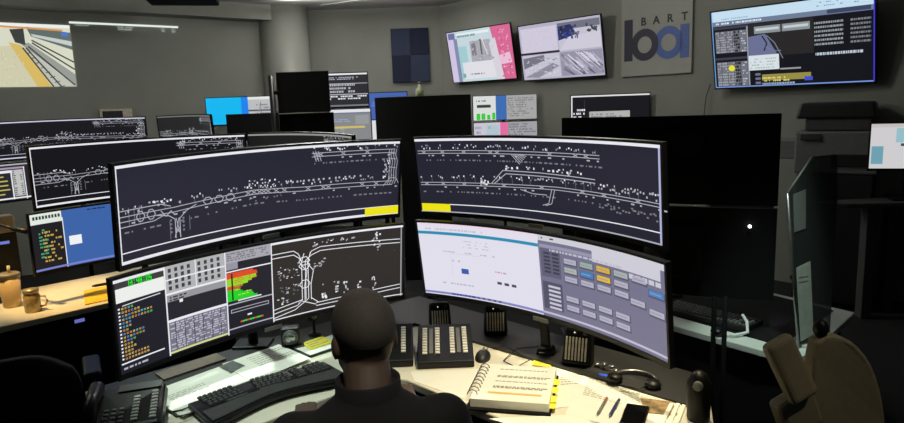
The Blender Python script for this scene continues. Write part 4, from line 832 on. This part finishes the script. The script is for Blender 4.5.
# acrylic divider with notices
ac = bpy.data.materials.new('smoky_acrylic'); ac.use_nodes = True; nt = ac.node_tree; b = nt.nodes['Principled BSDF']
b.inputs['Base Color'].default_value = (0.05, 0.055, 0.055, 1); b.inputs['Roughness'].default_value = 0.25; tr = nt.nodes.new('ShaderNodeBsdfTransparent'); mx_ = nt.nodes.new('ShaderNodeMixShader'); mx_.inputs[0].default_value = 0.62
tr.inputs[0].default_value = (0.8, 0.82, 0.82, 1)
nt.links.new(tr.outputs[0], mx_.inputs[1]); nt.links.new(b.outputs[0], mx_.inputs[2]); nt.links.new(mx_.outputs[0], nt.nodes['Material Output'].inputs[0])
th = thing('acrylic_divider', 'smoky acrylic divider standing on the white desk end at the right', 'divider', (1.425, 2.62, DZ), math.radians(20))
lean = math.radians(-0)
P = [(0, 0), (0.17, 0), (0.168, 0.62), (0.15, 0.80), (0.02, 0.80), (-0.10, 0.66)]
m = MB(); m.add([(x, -0.004, z) for x, z in P] + [(x, 0.004, z) for x, z in P], [tuple(range(6)), tuple(range(11, 5, -1))] + [(i, i + 6, (i + 1) % 6 + 6, (i + 1) % 6) for i in range(6)], ac); m.build('pane', th)
def strip(a, b, w_, m): 
    q = MB(); q.cyl((a[0], 0, a[1]), (b[0], 0, b[1]), w_, m, 8); return q
strip((0, 0), (-0.10, 0.66), 0.006, steel_m).build('edge_strip', th); strip((-0.10, 0.66), (0.02, 0.80), 0.004, grey_m).build('edge_strip', th)
MB().box((0.09, 0, 0.006), (0.15, 0.03, 0.012), pm('white_plastic', (220, 222, 218), 0.4)).build('foot_rail', th)
n1 = MB(); n1.add([(0.005, -0.006, 0.03), (0.075, -0.006, 0.05), (0.035, -0.006, 0.37), (-0.04, -0.006, 0.35), (0.005, -0.0045, 0.03), (0.075, -0.0045, 0.05), (0.035, -0.0045, 0.37), (-0.04, -0.0045, 0.35)], [(0, 1, 2, 3), (7, 6, 5, 4), (0, 4, 5, 1), (1, 5, 6, 2), (2, 6, 7, 3), (3, 7, 4, 0)], pm('grey_paper', (172, 178, 170), 0.8))
for k in range(2): n1.box((0.0, -0.0066, 0.31 - k * 0.02), (0.05, 0.0006, 0.005), ink_m)
one('paper_notice', 'pale paper notice fixed low on the smoky divider pane', 'notice', n1, (1.425, 2.62, DZ), math.radians(20))
n2 = MB(); n2.add([(-0.06, -0.006, 0.50), (0.0, -0.006, 0.51), (-0.01, -0.006, 0.67), (-0.075, -0.006, 0.655), (-0.06, -0.0045, 0.50), (0.0, -0.0045, 0.51), (-0.01, -0.0045, 0.67), (-0.075, -0.0045, 0.655)], [(0, 1, 2, 3), (7, 6, 5, 4), (0, 4, 5, 1), (1, 5, 6, 2), (2, 6, 7, 3), (3, 7, 4, 0)], grey_m)
one('paper_notice', 'grey paper notice near the top left of the smoky divider', 'notice', n2, (1.425, 2.62, DZ), math.radians(20))

# beige chair, lower right
th = thing('beige_chair', 'beige chair with a big rounded backrest in the lower right corner', 'chair', (1.22, 1.93, 0), math.radians(8))
pts = [(-0.145, 0.40)] + [(-0.145, 1.00), (-0.138, 1.05), (-0.11, 1.068)] + [(-0.11 + 0.30 * math.sin(t), 0.50 + 0.568 * math.cos(t)) for t in [PI / 2 * k / 14 for k in range(1, 15)]] + [(0.19, 0.40)]
m = MB(); n = len(pts); m.add([(x, -0.02 + 0.06 * ((x + 0.145) / 0.33) ** 2, z) for x, z in pts] + [(x, 0.03 + 0.06 * ((x + 0.145) / 0.33) ** 2, z) for x, z in pts], [tuple(range(n))[::-1], tuple(range(n, 2 * n))] + [(i, (i + 1) % n, n + (i + 1) % n, n + i) for i in range(n)], beige_m); m.build('backrest', th, bevel=0.012, seg=3)
MB().sphere((-0.115, 0.0, 1.085), (0.022, 0.022, 0.03), black_m).build('adjuster_knob', th)
MB().box((0.02, 0.26, 0.43), (0.44, 0.46, 0.08), beige_m).build('seat', th, bevel=0.03, seg=3)
MB().cyl((0.02, 0.24, 0.06), (0.02, 0.24, 0.40), 0.03, black_m).build('gas_column', th)
for k in range(5):
    a = 2 * PI * k / 5; MB().tube([(0.02, 0.24, 0.08), (0.02 + 0.28 * math.cos(a), 0.24 + 0.28 * math.sin(a), 0.03)], [0.03, 0.02], black_m).build('base_leg', th)
ap = MB(); ap.box((0, 0, 0), (0.095, 0.045, 0.20), beige_m); ap.build('armrest', th, (-0.24, -0.04, 0.985), (math.radians(-12), math.radians(-22), 0.1), bevel=0.018, seg=3)
MB().box((0, 0, 0), (0.13, 0.06, 0.13), beige_m).build('arm_bracket', th, (-0.19, -0.01, 0.83), (0, math.radians(-22), 0.1), bevel=0.015)
MB().tube([(-0.18, 0.0, 0.80), (-0.19, 0.08, 0.6), (-0.12, 0.16, 0.42)], 0.025, black_m).build('arm_post', th)

# ------------------------------------------------------------------ side table, printer, far right monitor
th = thing('side_table', 'grey side table with a thick leg at the right picture edge', 'table', (3.30, 4.95, 0), 0)
MB().prism([(-0.50, 0.06), (-0.30, -0.02), (0.75, -0.15), (0.65, 0.05), (0.25, 0.40), (0.15, 0.20), (-0.40, 0.15)], 0.91, 0.945, pm('table_grey', (74, 75, 74), 0.6)).build('tabletop', th, bevel=0.006)
for x, y_ in ((-0.05, 0.10), (0.58, -0.05), (0.24, 0.28)): MB().box((x, y_, 0.455), (0.085, 0.085, 0.91), pm('table_grey', (74, 75, 74), 0.6)).build('leg', th, bevel=0.004)
t = monitor('flat_monitor', 'flat monitor with a pale street map on the side table at the right picture edge', (3.49, 4.97, 1.36), math.radians(-20), 0.0, 0.56, 0.34, None, plain_grid([(0.3, 0.1, 0.95, 0.3, 3, (150, 190, 196))], (206, 204, 206), 35, [(0, 0, 1, 0.08, (196, 190, 190)), (0.3, 0.1, 1, 0.42, (150, 190, 200)), (0.36, 0.44, 1, 0.5, (60, 70, 84), 1), (0.5, 0.5, 1, 0.95, (150, 148, 158), 1), (0.02, 0.5, 0.16, 0.9, (110, 160, 176), 1), (0.7, 0.14, 0.9, 0.24, (220, 232, 236), 2)]), 'flat monitors', tab=False)
MB().box((0, 0.06, -0.26), (0.06, 0.03, 0.30), black_m).build('stand_neck', t); MB().box((0, 0.04, -0.408), (0.24, 0.18, 0.014), black_m).build('stand_foot', t, bevel=0.004)
th = thing('printer', 'grey office printer with a dark lid in front of the right wall', 'printer', (3.24, 5.50, 0.0), math.radians(-35)); th.scale = (0.9, 0.9, 0.975)
MB().box((0, 0, 0.60), (0.60, 0.55, 1.10), dark_m).build('cabinet', th, bevel=0.01)
MB().box((0, -0.01, 1.33), (0.66, 0.55, 0.35), grey_m).build('body', th, bevel=0.015); MB().box((0.0, 0.02, 1.56), (0.52, 0.45, 0.10), pm('printer_mid', (78, 80, 80), 0.6)).build('scanner_bed', th, bevel=0.01)
MB().box((-0.02, 0.02, 1.675), (0.64, 0.5, 0.13), dark_m, taper=(0.9, 0.9)).build('lid', th, bevel=0.02); MB().box((0.12, -0.285, 1.27), (0.30, 0.03, 0.10), dark_m).build('output_slot', th, bevel=0.004)
MB().box((-0.2, -0.29, 1.46), (0.16, 0.02, 0.05), dark_m, rot=(-0.4, 0, 0)).build('control_panel', th); MB().box((-0.42, -0.05, 1.35), (0.20, 0.34, 0.16), grey_m).build('side_tray', th, bevel=0.01)
MB().sphere((-0.13, -0.292, 1.43), (0.012, 0.006, 0.012), steel_m).build('emblem', th)

# ------------------------------------------------------------------ wall things
def on_wall_r(t, z, off): q = pr + dr * t + nr * off; return (q.x, q.y, z)
YW = math.atan2(dr.y, dr.x)
for lb, c, W_, H_, tl, fn, yw in (
    ('left wall television with a pink and blue platform picture', (0.452, 9.106, 2.428), 1.245, 0.685, -0.16, tv_train, YW),
    ('middle wall television showing four grey camera views', (1.345, 8.043, 2.38), 1.25, 0.66, -0.15, tv_quad, YW),
    ('right wall television with a dark dispatch map and pale blue title bar', (3.02, 5.99, 2.205), 1.36, 0.715, -0.20, tv_dispatch, YW + 0.03)):
    monitor('television', lb, c, yw, tl, W_, H_, None, fn, 'wall televisions', cat='television', tab=False, bump=False, bracket=True, mx=0.012, mt=0.012, mbm=0.014)
one('television_cable', 'thin cable hanging down the wall below the right television', 'cable', MB().tube([(0, 0, 0), (-0.03, 0.03, -0.12), (-0.05, 0.04, -0.4)], 0.004, dark_m, 6), (2.62, 6.68, 1.90))
# sign
th = thing('transit_sign', 'pale wall sign with a navy and blue two-letter emblem between the televisions', 'sign', on_wall_r(3.17, 2.02, 0.02), YW)
board = pm('sign_board', (160, 161, 152), 0.6, var=0.03, scale=6)
MB().box((0.425, 0, 0.475), (0.85, 0.03, 0.95), board).build('board', th, bevel=0.003)
navy = pm('navy_vinyl', (24, 24, 52), 0.5, var=0.05); blue = pm('blue_vinyl', (70, 98, 168), 0.5, var=0.05)
def disc_ring(cx, cz, ro, ri, m, y=-0.017, n=40):
    q = MB(); V = [];Fs = []
    for k in range(n):
        a = 2 * PI * k / n
        for r in (ro, ri): V += [(cx + r * math.cos(a), y, cz + r * math.sin(a)), (cx + r * math.cos(a), y + 0.003, cz + r * math.sin(a))]
    for k in range(n):
        i = 4 * k; j = 4 * ((k + 1) % n); Fs += [(i, i + 2, j + 2, j), (i, j, j + 1, i + 1), (i + 2, i + 3, j + 3, j + 2)]
    return q.add(V, Fs, m)
q = disc_ring(0.585, 0.325, 0.168, 0.088, blue, -0.0175); q.box((0.77, -0.016, 0.325), (0.10, 0.003, 0.336), blue); q.build('letter_a', th)
q = disc_ring(0.30, 0.325, 0.168, 0.088, navy, -0.020); q.box((0.095, -0.0185, 0.385), (0.105, 0.003, 0.44), navy); q.build('letter_b', th)
for ch, x in (('B', 0.25), ('A', 0.40), ('R', 0.565), ('T', 0.73)):
    cu = bpy.data.curves.new('letter_' + ch.lower(), 'FONT'); cu.body = ch; cu.size = 0.115; cu.extrude = 0.002; cu.offset = 0.0028
    tmp = bpy.data.objects.new('tmp', cu); COL.objects.link(tmp); dg = bpy.context.evaluated_depsgraph_get(); me = bpy.data.meshes.new_from_object(tmp.evaluated_get(dg)); bpy.data.objects.remove(tmp)
    me.materials.clear(); me.materials.append(pm('black_letter', (16, 16, 18), 0.5)); o = put('small_letter', me, th, (x, -0.0175, 0.53), (PI / 2, 0, 0))
# four-square dark panel
th = thing('acoustic_panel', 'dark blue four-square acoustic panel on the back wall', 'wall panel', (-0.525, 9.93, 2.13), 0)
blues = [pm('felt_a', (34, 40, 60), 0.95, var=0.2, scale=90), pm('felt_b', (54, 62, 84), 0.95, var=0.2, scale=90)]
for i in range(2):
    for j in range(2): MB().box((-0.138 + 0.276 * i, -0.015, 0.19 + 0.385 * j), (0.274, 0.03, 0.383), blues[(i + j) % 2]).build('felt_square', th, bevel=0.004)
# projected picture and menu bar
YL = math.atan2(dl.y, dl.x)
a = pl + dl * (-4.10) + nl * 0.012
th = thing('projected_image', 'bright projected view of a station platform and tracks on the left wall', 'projection', (a.x, a.y, 2.15), YL)
s = Screen(0.80, 0.70, None); cctv_tracks(s); s.build('platform_picture', th, (0.40, 0, 0.35))
s = Screen(1.24, 0.04, None); s.rect(0, 0, 1, 0.55, (232, 240, 232), 0); rng = random.Random(71)
for a_, b_ in ((0.05, 0.2), (0.42, 0.62), (0.83, 0.86), (0.93, 0.97)): s.text(rng, a_, 0.7, b_, 2.0 if a_ > .3 else 1.2, 2 if a_ > .3 else 1, (150, 160, 150), 0.7, 1)
s.build('menu_bar', th, (1.42, 0, 0.725))
# ceiling projector
th = thing('ceiling_projector', 'dark projector hanging from the ceiling at the upper left', 'projector', (-2.62, 6.9, 2.885), math.radians(15))
MB().box((0, 0, 0.06), (0.66, 0.36, 0.12), matte_m).build('casing', th, bevel=0.015); MB().cyl((-0.15, 0.17, 0.06), (-0.15, 0.22, 0.06), 0.05, dark_m).build('lens', th); MB().cyl((0, 0, 0.1), (0, 0, 0.315), 0.03, dark_m).build('ceiling_mount', th)
# ceiling air slots
for x, y_, lb in ((0.15, 8.9, 'long dark air slot in the bright ceiling nearer the middle television'), (-1.2, 9.2, 'long dark air slot in the bright ceiling above the back wall')):
    th = thing('air_slot', lb, 'ceiling vent', (x, y_, ZC), math.radians(-30), 'ceiling air slots')
    MB().box((0, 0, -0.004), (1.1, 0.05, 0.008), dark_m).build('slot', th); MB().box((0, 0.035, -0.005), (1.14, 0.015, 0.010), white_lam).build('frame', th); MB().box((0, -0.035, -0.005), (1.14, 0.015, 0.010), white_lam).build('frame', th)
# lamps
for lo, e, cl, t_, a_, b_, near in SPOTS:
    th = thing('downlight', 'recessed round ceiling downlight ' + near, 'ceiling light', (lo[0], lo[1], ZC), 0, 'ceiling downlights')  # rings above the added fill beams are made up with them
    q = MB(); q.lathe([(0.095, -0.02), (0.10, 0.0)], white_lam, 28); q.f = q.f[:-2]; q.mi = q.mi[:-2]; q.sm = q.sm[:-2]; q.build('trim_ring', th)

# ------------------------------------------------------------------ far consoles
def flat(label, c, yaw, W_, H_, fn, group='flat monitors', body=black_m, rad=None, **k):
    return monitor('flat_monitor' if not rad else 'curved_monitor', label, c, yaw, 0.0, W_, H_, rad, fn, group, tab=False, body=body, **k)
GREYTXT = (92, 92, 96)
stand_list = []
def footed(o, z, H_):
    """a column from the lower edge of a far monitor down to a round foot on the floor"""
    MB().cyl((0, 0.012, -H_ / 2 - 0.015), (0, 0.012, -z + 0.02), 0.022, black_m, 12).build('stand_post', o)
    MB().lathe([(0.16, -z), (0.16, -z + 0.018), (0.03, -z + 0.03)], black_m, 24, Matrix.Translation((0, 0.012, 0))).build('stand_foot', o)
far = []
cyan = plain_grid([(0.72, 0.25, 0.98, 0.9, 6, (120, 120, 124))], (186, 188, 190), 81, [(0, 0, 0.55, 1, (20, 182, 240)), (0.50, 0, 0.60, 1, (30, 130, 236), 1), (0.6, 0, 1, 0.1, (226, 228, 228), 2), (0.6, 0.48, 1, 0.54, (80, 82, 86), 2), (0.78, 0.2, 0.79, 1, (90, 92, 96), 3)])
o = flat('curved monitor half bright cyan half white windows, below the left column', (-2.60, 8.42, 1.80), 0.13, 0.84, 0.33, cyan, 'far monitors', rad=RAD); footed(o, 1.80, 0.33)
o = flat('dark monitor back in front of the bright cyan screen', (-2.17, 7.4, 1.62), PI + 0.1, 0.55, 0.27, plain_grid([], (60, 60, 64)), 'far monitor backs', body=matte_m, bump=False); footed(o, 1.62, 0.27)
o = flat('dark upper monitor back left of the far stacked white rail map', (-1.265, 5.9, 1.945), PI + 0.05, 0.44, 0.325, plain_grid([], (60, 60, 64)), 'far monitor backs', body=dark_m, mx=0.006, bump=False)
o = flat('dark lower monitor back left of the far white browser window', (-1.26, 5.93, 1.585), PI + 0.05, 0.46, 0.32, plain_grid([], (60, 60, 64)), 'far monitor backs', body=matte_m, trim=grey_m, bump=False)
pole_mount('black pole beside the two stacked dark monitor backs', (-1.535, 5.86), 2.09, [(-1.47, 5.90, 1.945), (-1.48, 5.93, 1.585)], z0=0.0)
railtxt = plain_grid([(0.04, 0.10, 0.96, 0.2, 2, PALE, .6), (0.04, 0.3, 0.96, 0.6, 3, PALE, .6), (0.04, 0.66, 0.96, 0.8, 2, WHITE, .6)], (44, 44, 46), 83, [(0, 0, 1, 0.05, WHITE), (0, 0.3, 1, 0.32, PALE, 1), (0, 0.62, 1, 0.65, PALE, 1), (0, 0.95, 1, 1, DIM, 1)])
o = flat('small rail map screen, upper one of the far stack right of the dark backs', (-0.985, 6.6, 1.965), 0.03, 0.40, 0.32, railtxt, 'far monitors')
br = plain_grid([(0.05, 0.3, 0.6, 0.42, 2, (150, 170, 210)), (0.05, 0.6, 0.5, 0.8, 2, (160, 164, 170))], (134, 136, 138), 85, [(0, 0, 1, 0.1, (226, 228, 232)), (0.05, 0.55, 0.85, 0.62, (206, 186, 110), 1), (0, 0.1, 1, 0.14, (110, 120, 150), 1), (0.62, 0.2, 0.95, 0.5, (150, 152, 156), 1)])
o = flat('grey browser screen with a yellow line, lower one of the far stack', (-0.975, 6.62, 1.625), 0.03, 0.40, 0.30, br, 'far monitors')
pole_mount('black pole behind the far stack of rail map and browser', (-0.985, 6.95), 2.0, [(-0.985, 6.71, 1.965), (-0.975, 6.73, 1.625)], z0=0.0)
o = flat('blue screen sliver showing behind the wide dark monitor back', (-0.68, 7.5, 1.79), 0.0, 0.44, 0.30, plain_grid([(0.1, 0.3, 0.5, 0.5, 2, (110, 140, 206))], (70, 100, 176), 87), 'far monitors'); footed(o, 1.79, 0.30)
o = flat('white screen sliver low behind the left end of the wide dark monitor back', (-0.70, 7.0, 1.52), 0.0, 0.36, 0.26, plain_grid([], (222, 222, 224), 88), 'far monitors'); footed(o, 1.52, 0.26)
c, y = chord((0.20, 5.86), (-0.65, 5.98), 1.68, 0.86, RAD)
o = flat('wide dark curved monitor back below the four-square wall panel', (c[0], c[1], 1.675), y, 0.84, 0.37, plain_grid([], (70, 74, 80)), 'far monitor backs', body=dark_m, rad=RAD, bump=False, trim=pm('lit_edge_pale', (190, 190, 190), 0.4)); footed(o, 1.675, 0.37)  # pale top strip paints in the light along that edge
th = thing('small_bottle', 'little pale green bottle above the wide dark monitor back', 'bottle', (-0.27, 6.55, 1.88), 0)
MB().lathe([(0.03, 0), (0.042, 0.01), (0.042, 0.06), (0.018, 0.085), (0.012, 0.13), (0.0, 0.133)], pm('pale_green', (150, 158, 120), 0.5), 20).build('body', th); MB().lathe([(0.02, 0.115), (0.02, 0.135), (0, 0.136)], grey_m, 16).build('cap', th)
sh_ = thing('far_shelf', 'narrow ledge behind the wide dark monitor back, carrying the little bottle', 'shelf', (-0.25, 6.62, 0), 0)
MB().box((0, 0, 1.865), (0.62, 0.2, 0.03), grey_m).build('board', sh_); MB().box((0, 0.05, 0.925), (0.5, 0.04, 1.85), matte_m).build('back_panel', sh_)
up = plain_grid([(0.05, 0.15, 0.3, 0.25, 1, GREYTXT), (0.55, 0.08, 0.98, 0.9, 9, (120, 120, 122))], (216, 220, 218), 91, [(0.36, 0, 0.53, 1, (62, 108, 176)), (0.06, 0.36, 0.28, 0.48, (52, 62, 56), 1), (0.05, 0.72, 0.11, 0.98, (60, 200, 60), 1), (0.13, 0.72, 0.19, 0.98, (60, 200, 60), 1), (0.22, 0.78, 0.27, 0.98, (60, 200, 60), 1), (0.3, 0.7, 0.35, 0.98, (60, 200, 60), 1), (0.53, 0, 1, 1, (166, 166, 166))])
o = flat('upper far screen with green marks and a blue band under the left television', (0.71, 8.42, 1.722), -0.01, 0.80, 0.30, up, 'far monitors', rad=RAD, mx=.006, mt=.006, mbm=.006)
lo_ = plain_grid([(0.02, 0.1, 0.3, 0.9, 4, (150, 150, 170)), (0.55, 0.05, 0.98, 0.9, 8, (110, 110, 116))], (200, 198, 210), 93, [(0.42, 0, 0.54, 0.6, (224, 110, 160)), (0.54, 0, 1, 1, (160, 160, 166)), (0.2, 0.1, 0.4, 0.9, (176, 196, 206), 1)])
o = flat('lower far screen with a pink patch under the left television', (0.71, 8.40, 1.39), -0.01, 0.80, 0.30, lo_, 'far monitors', rad=RAD, mx=.006, mt=.006, mbm=.006)
pole_mount('black pole behind the two far screens under the left television', (0.71, 8.72), 1.80, [(0.71, 8.53, 1.722), (0.71, 8.51, 1.39)], z0=0.0)
sc_ = plain_grid([(0.03, 0.42, 0.18, 0.9, 4, WHITE)], (26, 26, 30), 95, [(0, 0, 1, 0.05, (224, 224, 224)), (0, 0, 0.018, 1, (224, 224, 224), 1), (0.17, 0.15, 0.175, 0.7, (70, 70, 74), 1)])
o = flat('dark screen with a white outline under the middle television', (1.745, 7.2, 1.67), -0.03, 0.84, 0.32, sc_, 'far monitors'); footed(o, 1.67, 0.32)
gm = plain_grid([(0.05, 0.1, 0.95, 0.9, 6, (120, 120, 122))], (178, 178, 176), 97, [])
o = flat('slanted grey map screen in front of the dark white-outlined screen', (1.52, 6.3, 1.59), -0.05, 0.38, 0.17, gm, 'far monitors', rad=RAD); footed(o, 1.59, 0.17)
th = thing('storage_box', 'small beige box with a dark window behind the farthest left monitors', 'box', (-4.1, 8.25, 0), math.radians(30))
MB().box((0, 0, 1.80), (0.36, 0.2, 0.15), pm('pale_putty', (205, 196, 172), 0.6)).build('casing', th, bevel=0.01); MB().box((-0.04, -0.103, 1.81), (0.22, 0.008, 0.08), dark_m).build('window', th); MB().box((0, 0, 0.86), (0.30, 0.18, 1.72), matte_m).build('pedestal', th)
for c_, lb in (((-3.2, 6.75), 'black pole holding the farthest left rail map monitors'),):
    cc, yy = chord((-4.17, 5.93), (-3.05, 6.74), 1.605, 1.40, RAD); pole_mount(lb, (-3.78, 6.72), 1.72, [behind(cc, yy), behind((cc[0] - 0.03, cc[1] - 0.02, 1.225), yy)], z0=0.0)
cc, yy = chord((-2.96, 6.78), (-2.07, 5.86), 1.60, 1.24, RAD); pole_mount('black pole behind the curved monitor curling away at the far left', (-2.35, 6.55), 1.72, [behind(cc, yy)], z0=0.0)
cc, yy = chord((-1.37, 4.52), (-0.50, 3.58), 1.478, 1.24, RAD); pole_mount('black pole behind the dark ultrawide top strip', (-0.62, 4.20), 1.60, [behind(cc, yy)], z0=0.0)

# ------------------------------------------------------------------ the seated person
skin = pm('dark_brown_skin', (84, 68, 56), 0.55, var=0.08, scale=40)
hair_m = pm('shaved_hair', (58, 52, 46), 0.85, var=0.25, scale=300, bump=0.3)
jacket_m = pm('black_jacket', (9, 9, 12), 0.9, var=0.2, scale=160, bump=0.3)
trouser_m = pm('dark_trousers', (26, 27, 34), 0.9, var=0.2, scale=160)
def loft(m, rings, mat, n=28):
    """rings of (centre, rx, ry): closed skin through horizontal ellipses"""
    V = []; Fs = []
    for (cx, cy, cz), rx, ry in rings:
        for k in range(n): a = 2 * PI * k / n; V.append((cx + rx * math.cos(a), cy + ry * math.sin(a), cz))
    for i in range(len(rings) - 1):
        for k in range(n): Fs.append((i * n + k, i * n + (k + 1) % n, (i + 1) * n + (k + 1) % n, (i + 1) * n + k))
    Fs += [tuple(range(n))[::-1], tuple(range((len(rings) - 1) * n, len(rings) * n))]
    m.add(V, Fs, mat, True)
def limb(m, pts, rad, mat):
    m.tube(pts, rad, mat, 16)
    for p, r in zip(pts, rad): m.sphere(p, r, mat, 16, 10)
def fuse(mb, name, parent, mat, vox=0.008, sm=6, decimate=None):
    o = mb.build(name + '_raw'); md = o.modifiers.new('r', 'REMESH'); md.mode = 'VOXEL'; md.voxel_size = vox; md.use_smooth_shade = True
    m2 = o.modifiers.new('s', 'SMOOTH'); m2.factor = 0.5; m2.iterations = sm
    dg = bpy.context.evaluated_depsgraph_get(); me = bpy.data.meshes.new_from_object(o.evaluated_get(dg)); bpy.data.objects.remove(o)
    me.materials.clear(); me.materials.append(mat); me.name = name
    for p in me.polygons: p.use_smooth = True; p.material_index = 0
    return put(name, me, parent)
PX, PY = -0.232, 1.60
th = thing('person', 'seated person with a shaved head and black jacket seen from behind at the near desk', 'person', (PX, PY, 0.0), math.radians(12))
# local frame: +y is where the chest faces
b = MB(); HB = Matrix.Translation((0, 0.03, 0)) @ Matrix.Rotation(math.radians(14), 4, 'Z')
b.M = HB
loft(b, [((0, 0.015, 1.105), 0.02, 0.03), ((0, 0.03, 1.115), 0.05, 0.06), ((0, 0.02, 1.14), 0.062, 0.078), ((0, 0.005, 1.18), 0.070, 0.090), ((0, 0.0, 1.22), 0.075, 0.096), ((0, -0.002, 1.26), 0.077, 0.098), ((0, -0.002, 1.29), 0.071, 0.090), ((0, -0.002, 1.313), 0.056, 0.071), ((0, -0.002, 1.329), 0.034, 0.044), ((0, -0.002, 1.335), 0.010, 0.012)], skin)
b.sphere((0, 0.098, 1.185), (0.013, 0.02, 0.026), skin, 12, 8); b.sphere((0, 0.088, 1.145), (0.026, 0.010, 0.010), skin, 12, 8)
b.sphere((0, 0.075, 1.118), (0.03, 0.024, 0.02), skin, 12, 8)
for s_ in (-1, 1):
    b.sphere((s_ * 0.079, -0.006, 1.20), (0.010, 0.020, 0.032), skin, 14, 10); b.sphere((s_ * 0.03, 0.088, 1.215), (0.016, 0.008, 0.008), skin, 10, 8); b.sphere((s_ * 0.03, 0.09, 1.232), (0.022, 0.010, 0.006), skin, 10, 8)
b.M = Matrix.Identity(4)
limb(b, [(0, -0.035, 1.03), (0, -0.025, 1.09), (0, 0.005, 1.15)], [0.068, 0.062, 0.060], skin)
loft(b, [((0, 0.0, 0.42), 0.15, 0.10), ((0, 0.0, 0.50), 0.165, 0.115), ((0, 0.0, 0.62), 0.145, 0.10), ((0, -0.01, 0.78), 0.16, 0.11), ((0, -0.02, 0.92), 0.175, 0.11), ((0, -0.03, 1.00), 0.17, 0.085), ((0, -0.035, 1.05), 0.09, 0.06), ((0, -0.035, 1.07), 0.05, 0.05)], skin)
ARM = {-1: [(-0.19, -0.03, 0.985), (-0.27, 0.10, 0.79), (-0.185, 0.36, 0.80), (-0.175, 0.44, 0.80)], 1: [(0.19, -0.03, 0.985), (0.27, 0.12, 0.79), (0.17, 0.39, 0.81), (0.16, 0.47, 0.81)]}
for s_, P in ARM.items():
    limb(b, P, [0.05, 0.042, 0.030, 0.027], skin)
    h = Vector(P[3]); b.box(tuple(h + Vector((0, 0.045, -0.004))), (0.075, 0.085, 0.026), skin)
    for k, L in enumerate((0.072, 0.082, 0.078, 0.062)):
        x = h.x - s_ * (-0.028 + k * 0.0187) * -1; y0 = h.y + 0.085
        b.tube([(x, y0, h.z), (x, y0 + L * 0.5, h.z + 0.006), (x, y0 + L, h.z - 0.018)], [0.0095, 0.009, 0.0075], skin, 10)
    b.tube([(h.x - s_ * 0.03, h.y + 0.03, h.z - 0.004), (h.x - s_ * 0.058, h.y + 0.065, h.z - 0.01), (h.x - s_ * 0.062, h.y + 0.10, h.z - 0.016)], [0.012, 0.0105, 0.009], skin, 10)
LEG = {s_: [(s_ * 0.10, 0.0, 0.50), (s_ * 0.13, 0.42, 0.515), (s_ * 0.13, 0.47, 0.09)] for s_ in (-1, 1)}
for s_, P in LEG.items():
    limb(b, [P[0], P[1]], [0.078, 0.056], skin); limb(b, [P[1], P[2]], [0.054, 0.036], skin); b.box((P[2][0], P[2][1] + 0.06, 0.035), (0.085, 0.24, 0.06), skin)
body = fuse(b, 'body', th, skin, 0.006, 3)
# eyes
for s_ in (-1, 1):
    q = MB(); q.M = HB; q.sphere((s_ * 0.03, 0.091, 1.214), (0.010, 0.006, 0.006), pm('eye_white', (220, 216, 208), 0.3), 12, 8); q.sphere((s_ * 0.03, 0.096, 1.214), (0.005, 0.003, 0.005), pm('iris', (30, 20, 14), 0.3), 10, 6); q.build('eye', body)
# close-cropped hair cap
q = MB(); q.M = HB; V = []; Fs = []; n = 36; k = 16
for i in range(k + 1):
    el = PI / 2 * (1 - i / k * 1.22)
    for j in range(n):
        a = 2 * PI * j / n; f_ = math.sin(a)
        e2 = PI / 2 - (PI / 2 - el) * (1.0 if f_ < 0.15 else max(0.45, 1 - 0.75 * (f_ - 0.15)))
        rx, ry, rz = 0.0805, 0.1025, 0.0955
        V.append((rx * math.cos(e2) * math.cos(a), -0.002 + ry * math.cos(e2) * math.sin(a), 1.2455 + rz * math.sin(e2)))
for i in range(k):
    for j in range(n): Fs.append((i * n + j, (i + 1) * n + j, (i + 1) * n + (j + 1) % n, i * n + (j + 1) % n))
q.add(V, Fs, hair_m, True); q.build('hair', th)
# jacket with collar, trousers, shoes
j_ = MB()
loft(j_, [((0, 0.0, 0.50), 0.185, 0.135), ((0, 0.0, 0.62), 0.178, 0.125), ((0, -0.01, 0.78), 0.19, 0.135), ((0, -0.02, 0.90), 0.205, 0.135), ((0, -0.03, 0.97), 0.215, 0.120), ((0, -0.035, 1.02), 0.185, 0.100), ((0, -0.035, 1.055), 0.130, 0.084), ((0, -0.03, 1.085), 0.085, 0.076), ((0, -0.025, 1.105), 0.080, 0.074)], jacket_m)
for s_, P in ARM.items(): limb(j_, P[:3], [0.072, 0.058, 0.042], jacket_m); j_.sphere((s_ * 0.165, -0.03, 0.99), (0.075, 0.075, 0.062), jacket_m)
fuse(j_, 'jacket', th, jacket_m, 0.008, 5)
q = MB(); q.lathe([(0.086, 1.06), (0.082, 1.122), (0.077, 1.126), (0.074, 1.09)], jacket_m, 32, Matrix.Translation((0, -0.022, 0)) ); q.f = q.f[:-2]; q.mi = q.mi[:-2]; q.sm = q.sm[:-2]; q.build('collar', th)
t_ = MB(); loft(t_, [((0, 0.0, 0.43), 0.165, 0.125), ((0, 0.0, 0.52), 0.178, 0.13), ((0, 0.0, 0.58), 0.17, 0.12)], trouser_m)
for s_, P in LEG.items(): limb(t_, [P[0], P[1]], [0.09, 0.068], trouser_m); limb(t_, [P[1], P[2]], [0.066, 0.052], trouser_m)
fuse(t_, 'trousers', th, trouser_m, 0.008, 4)
for s_, P in LEG.items(): MB().box((P[2][0], P[2][1] + 0.06, 0.04), (0.10, 0.28, 0.08), black_m, taper=(0.85, 0.85)).build('shoe', th, bevel=0.025, seg=3)
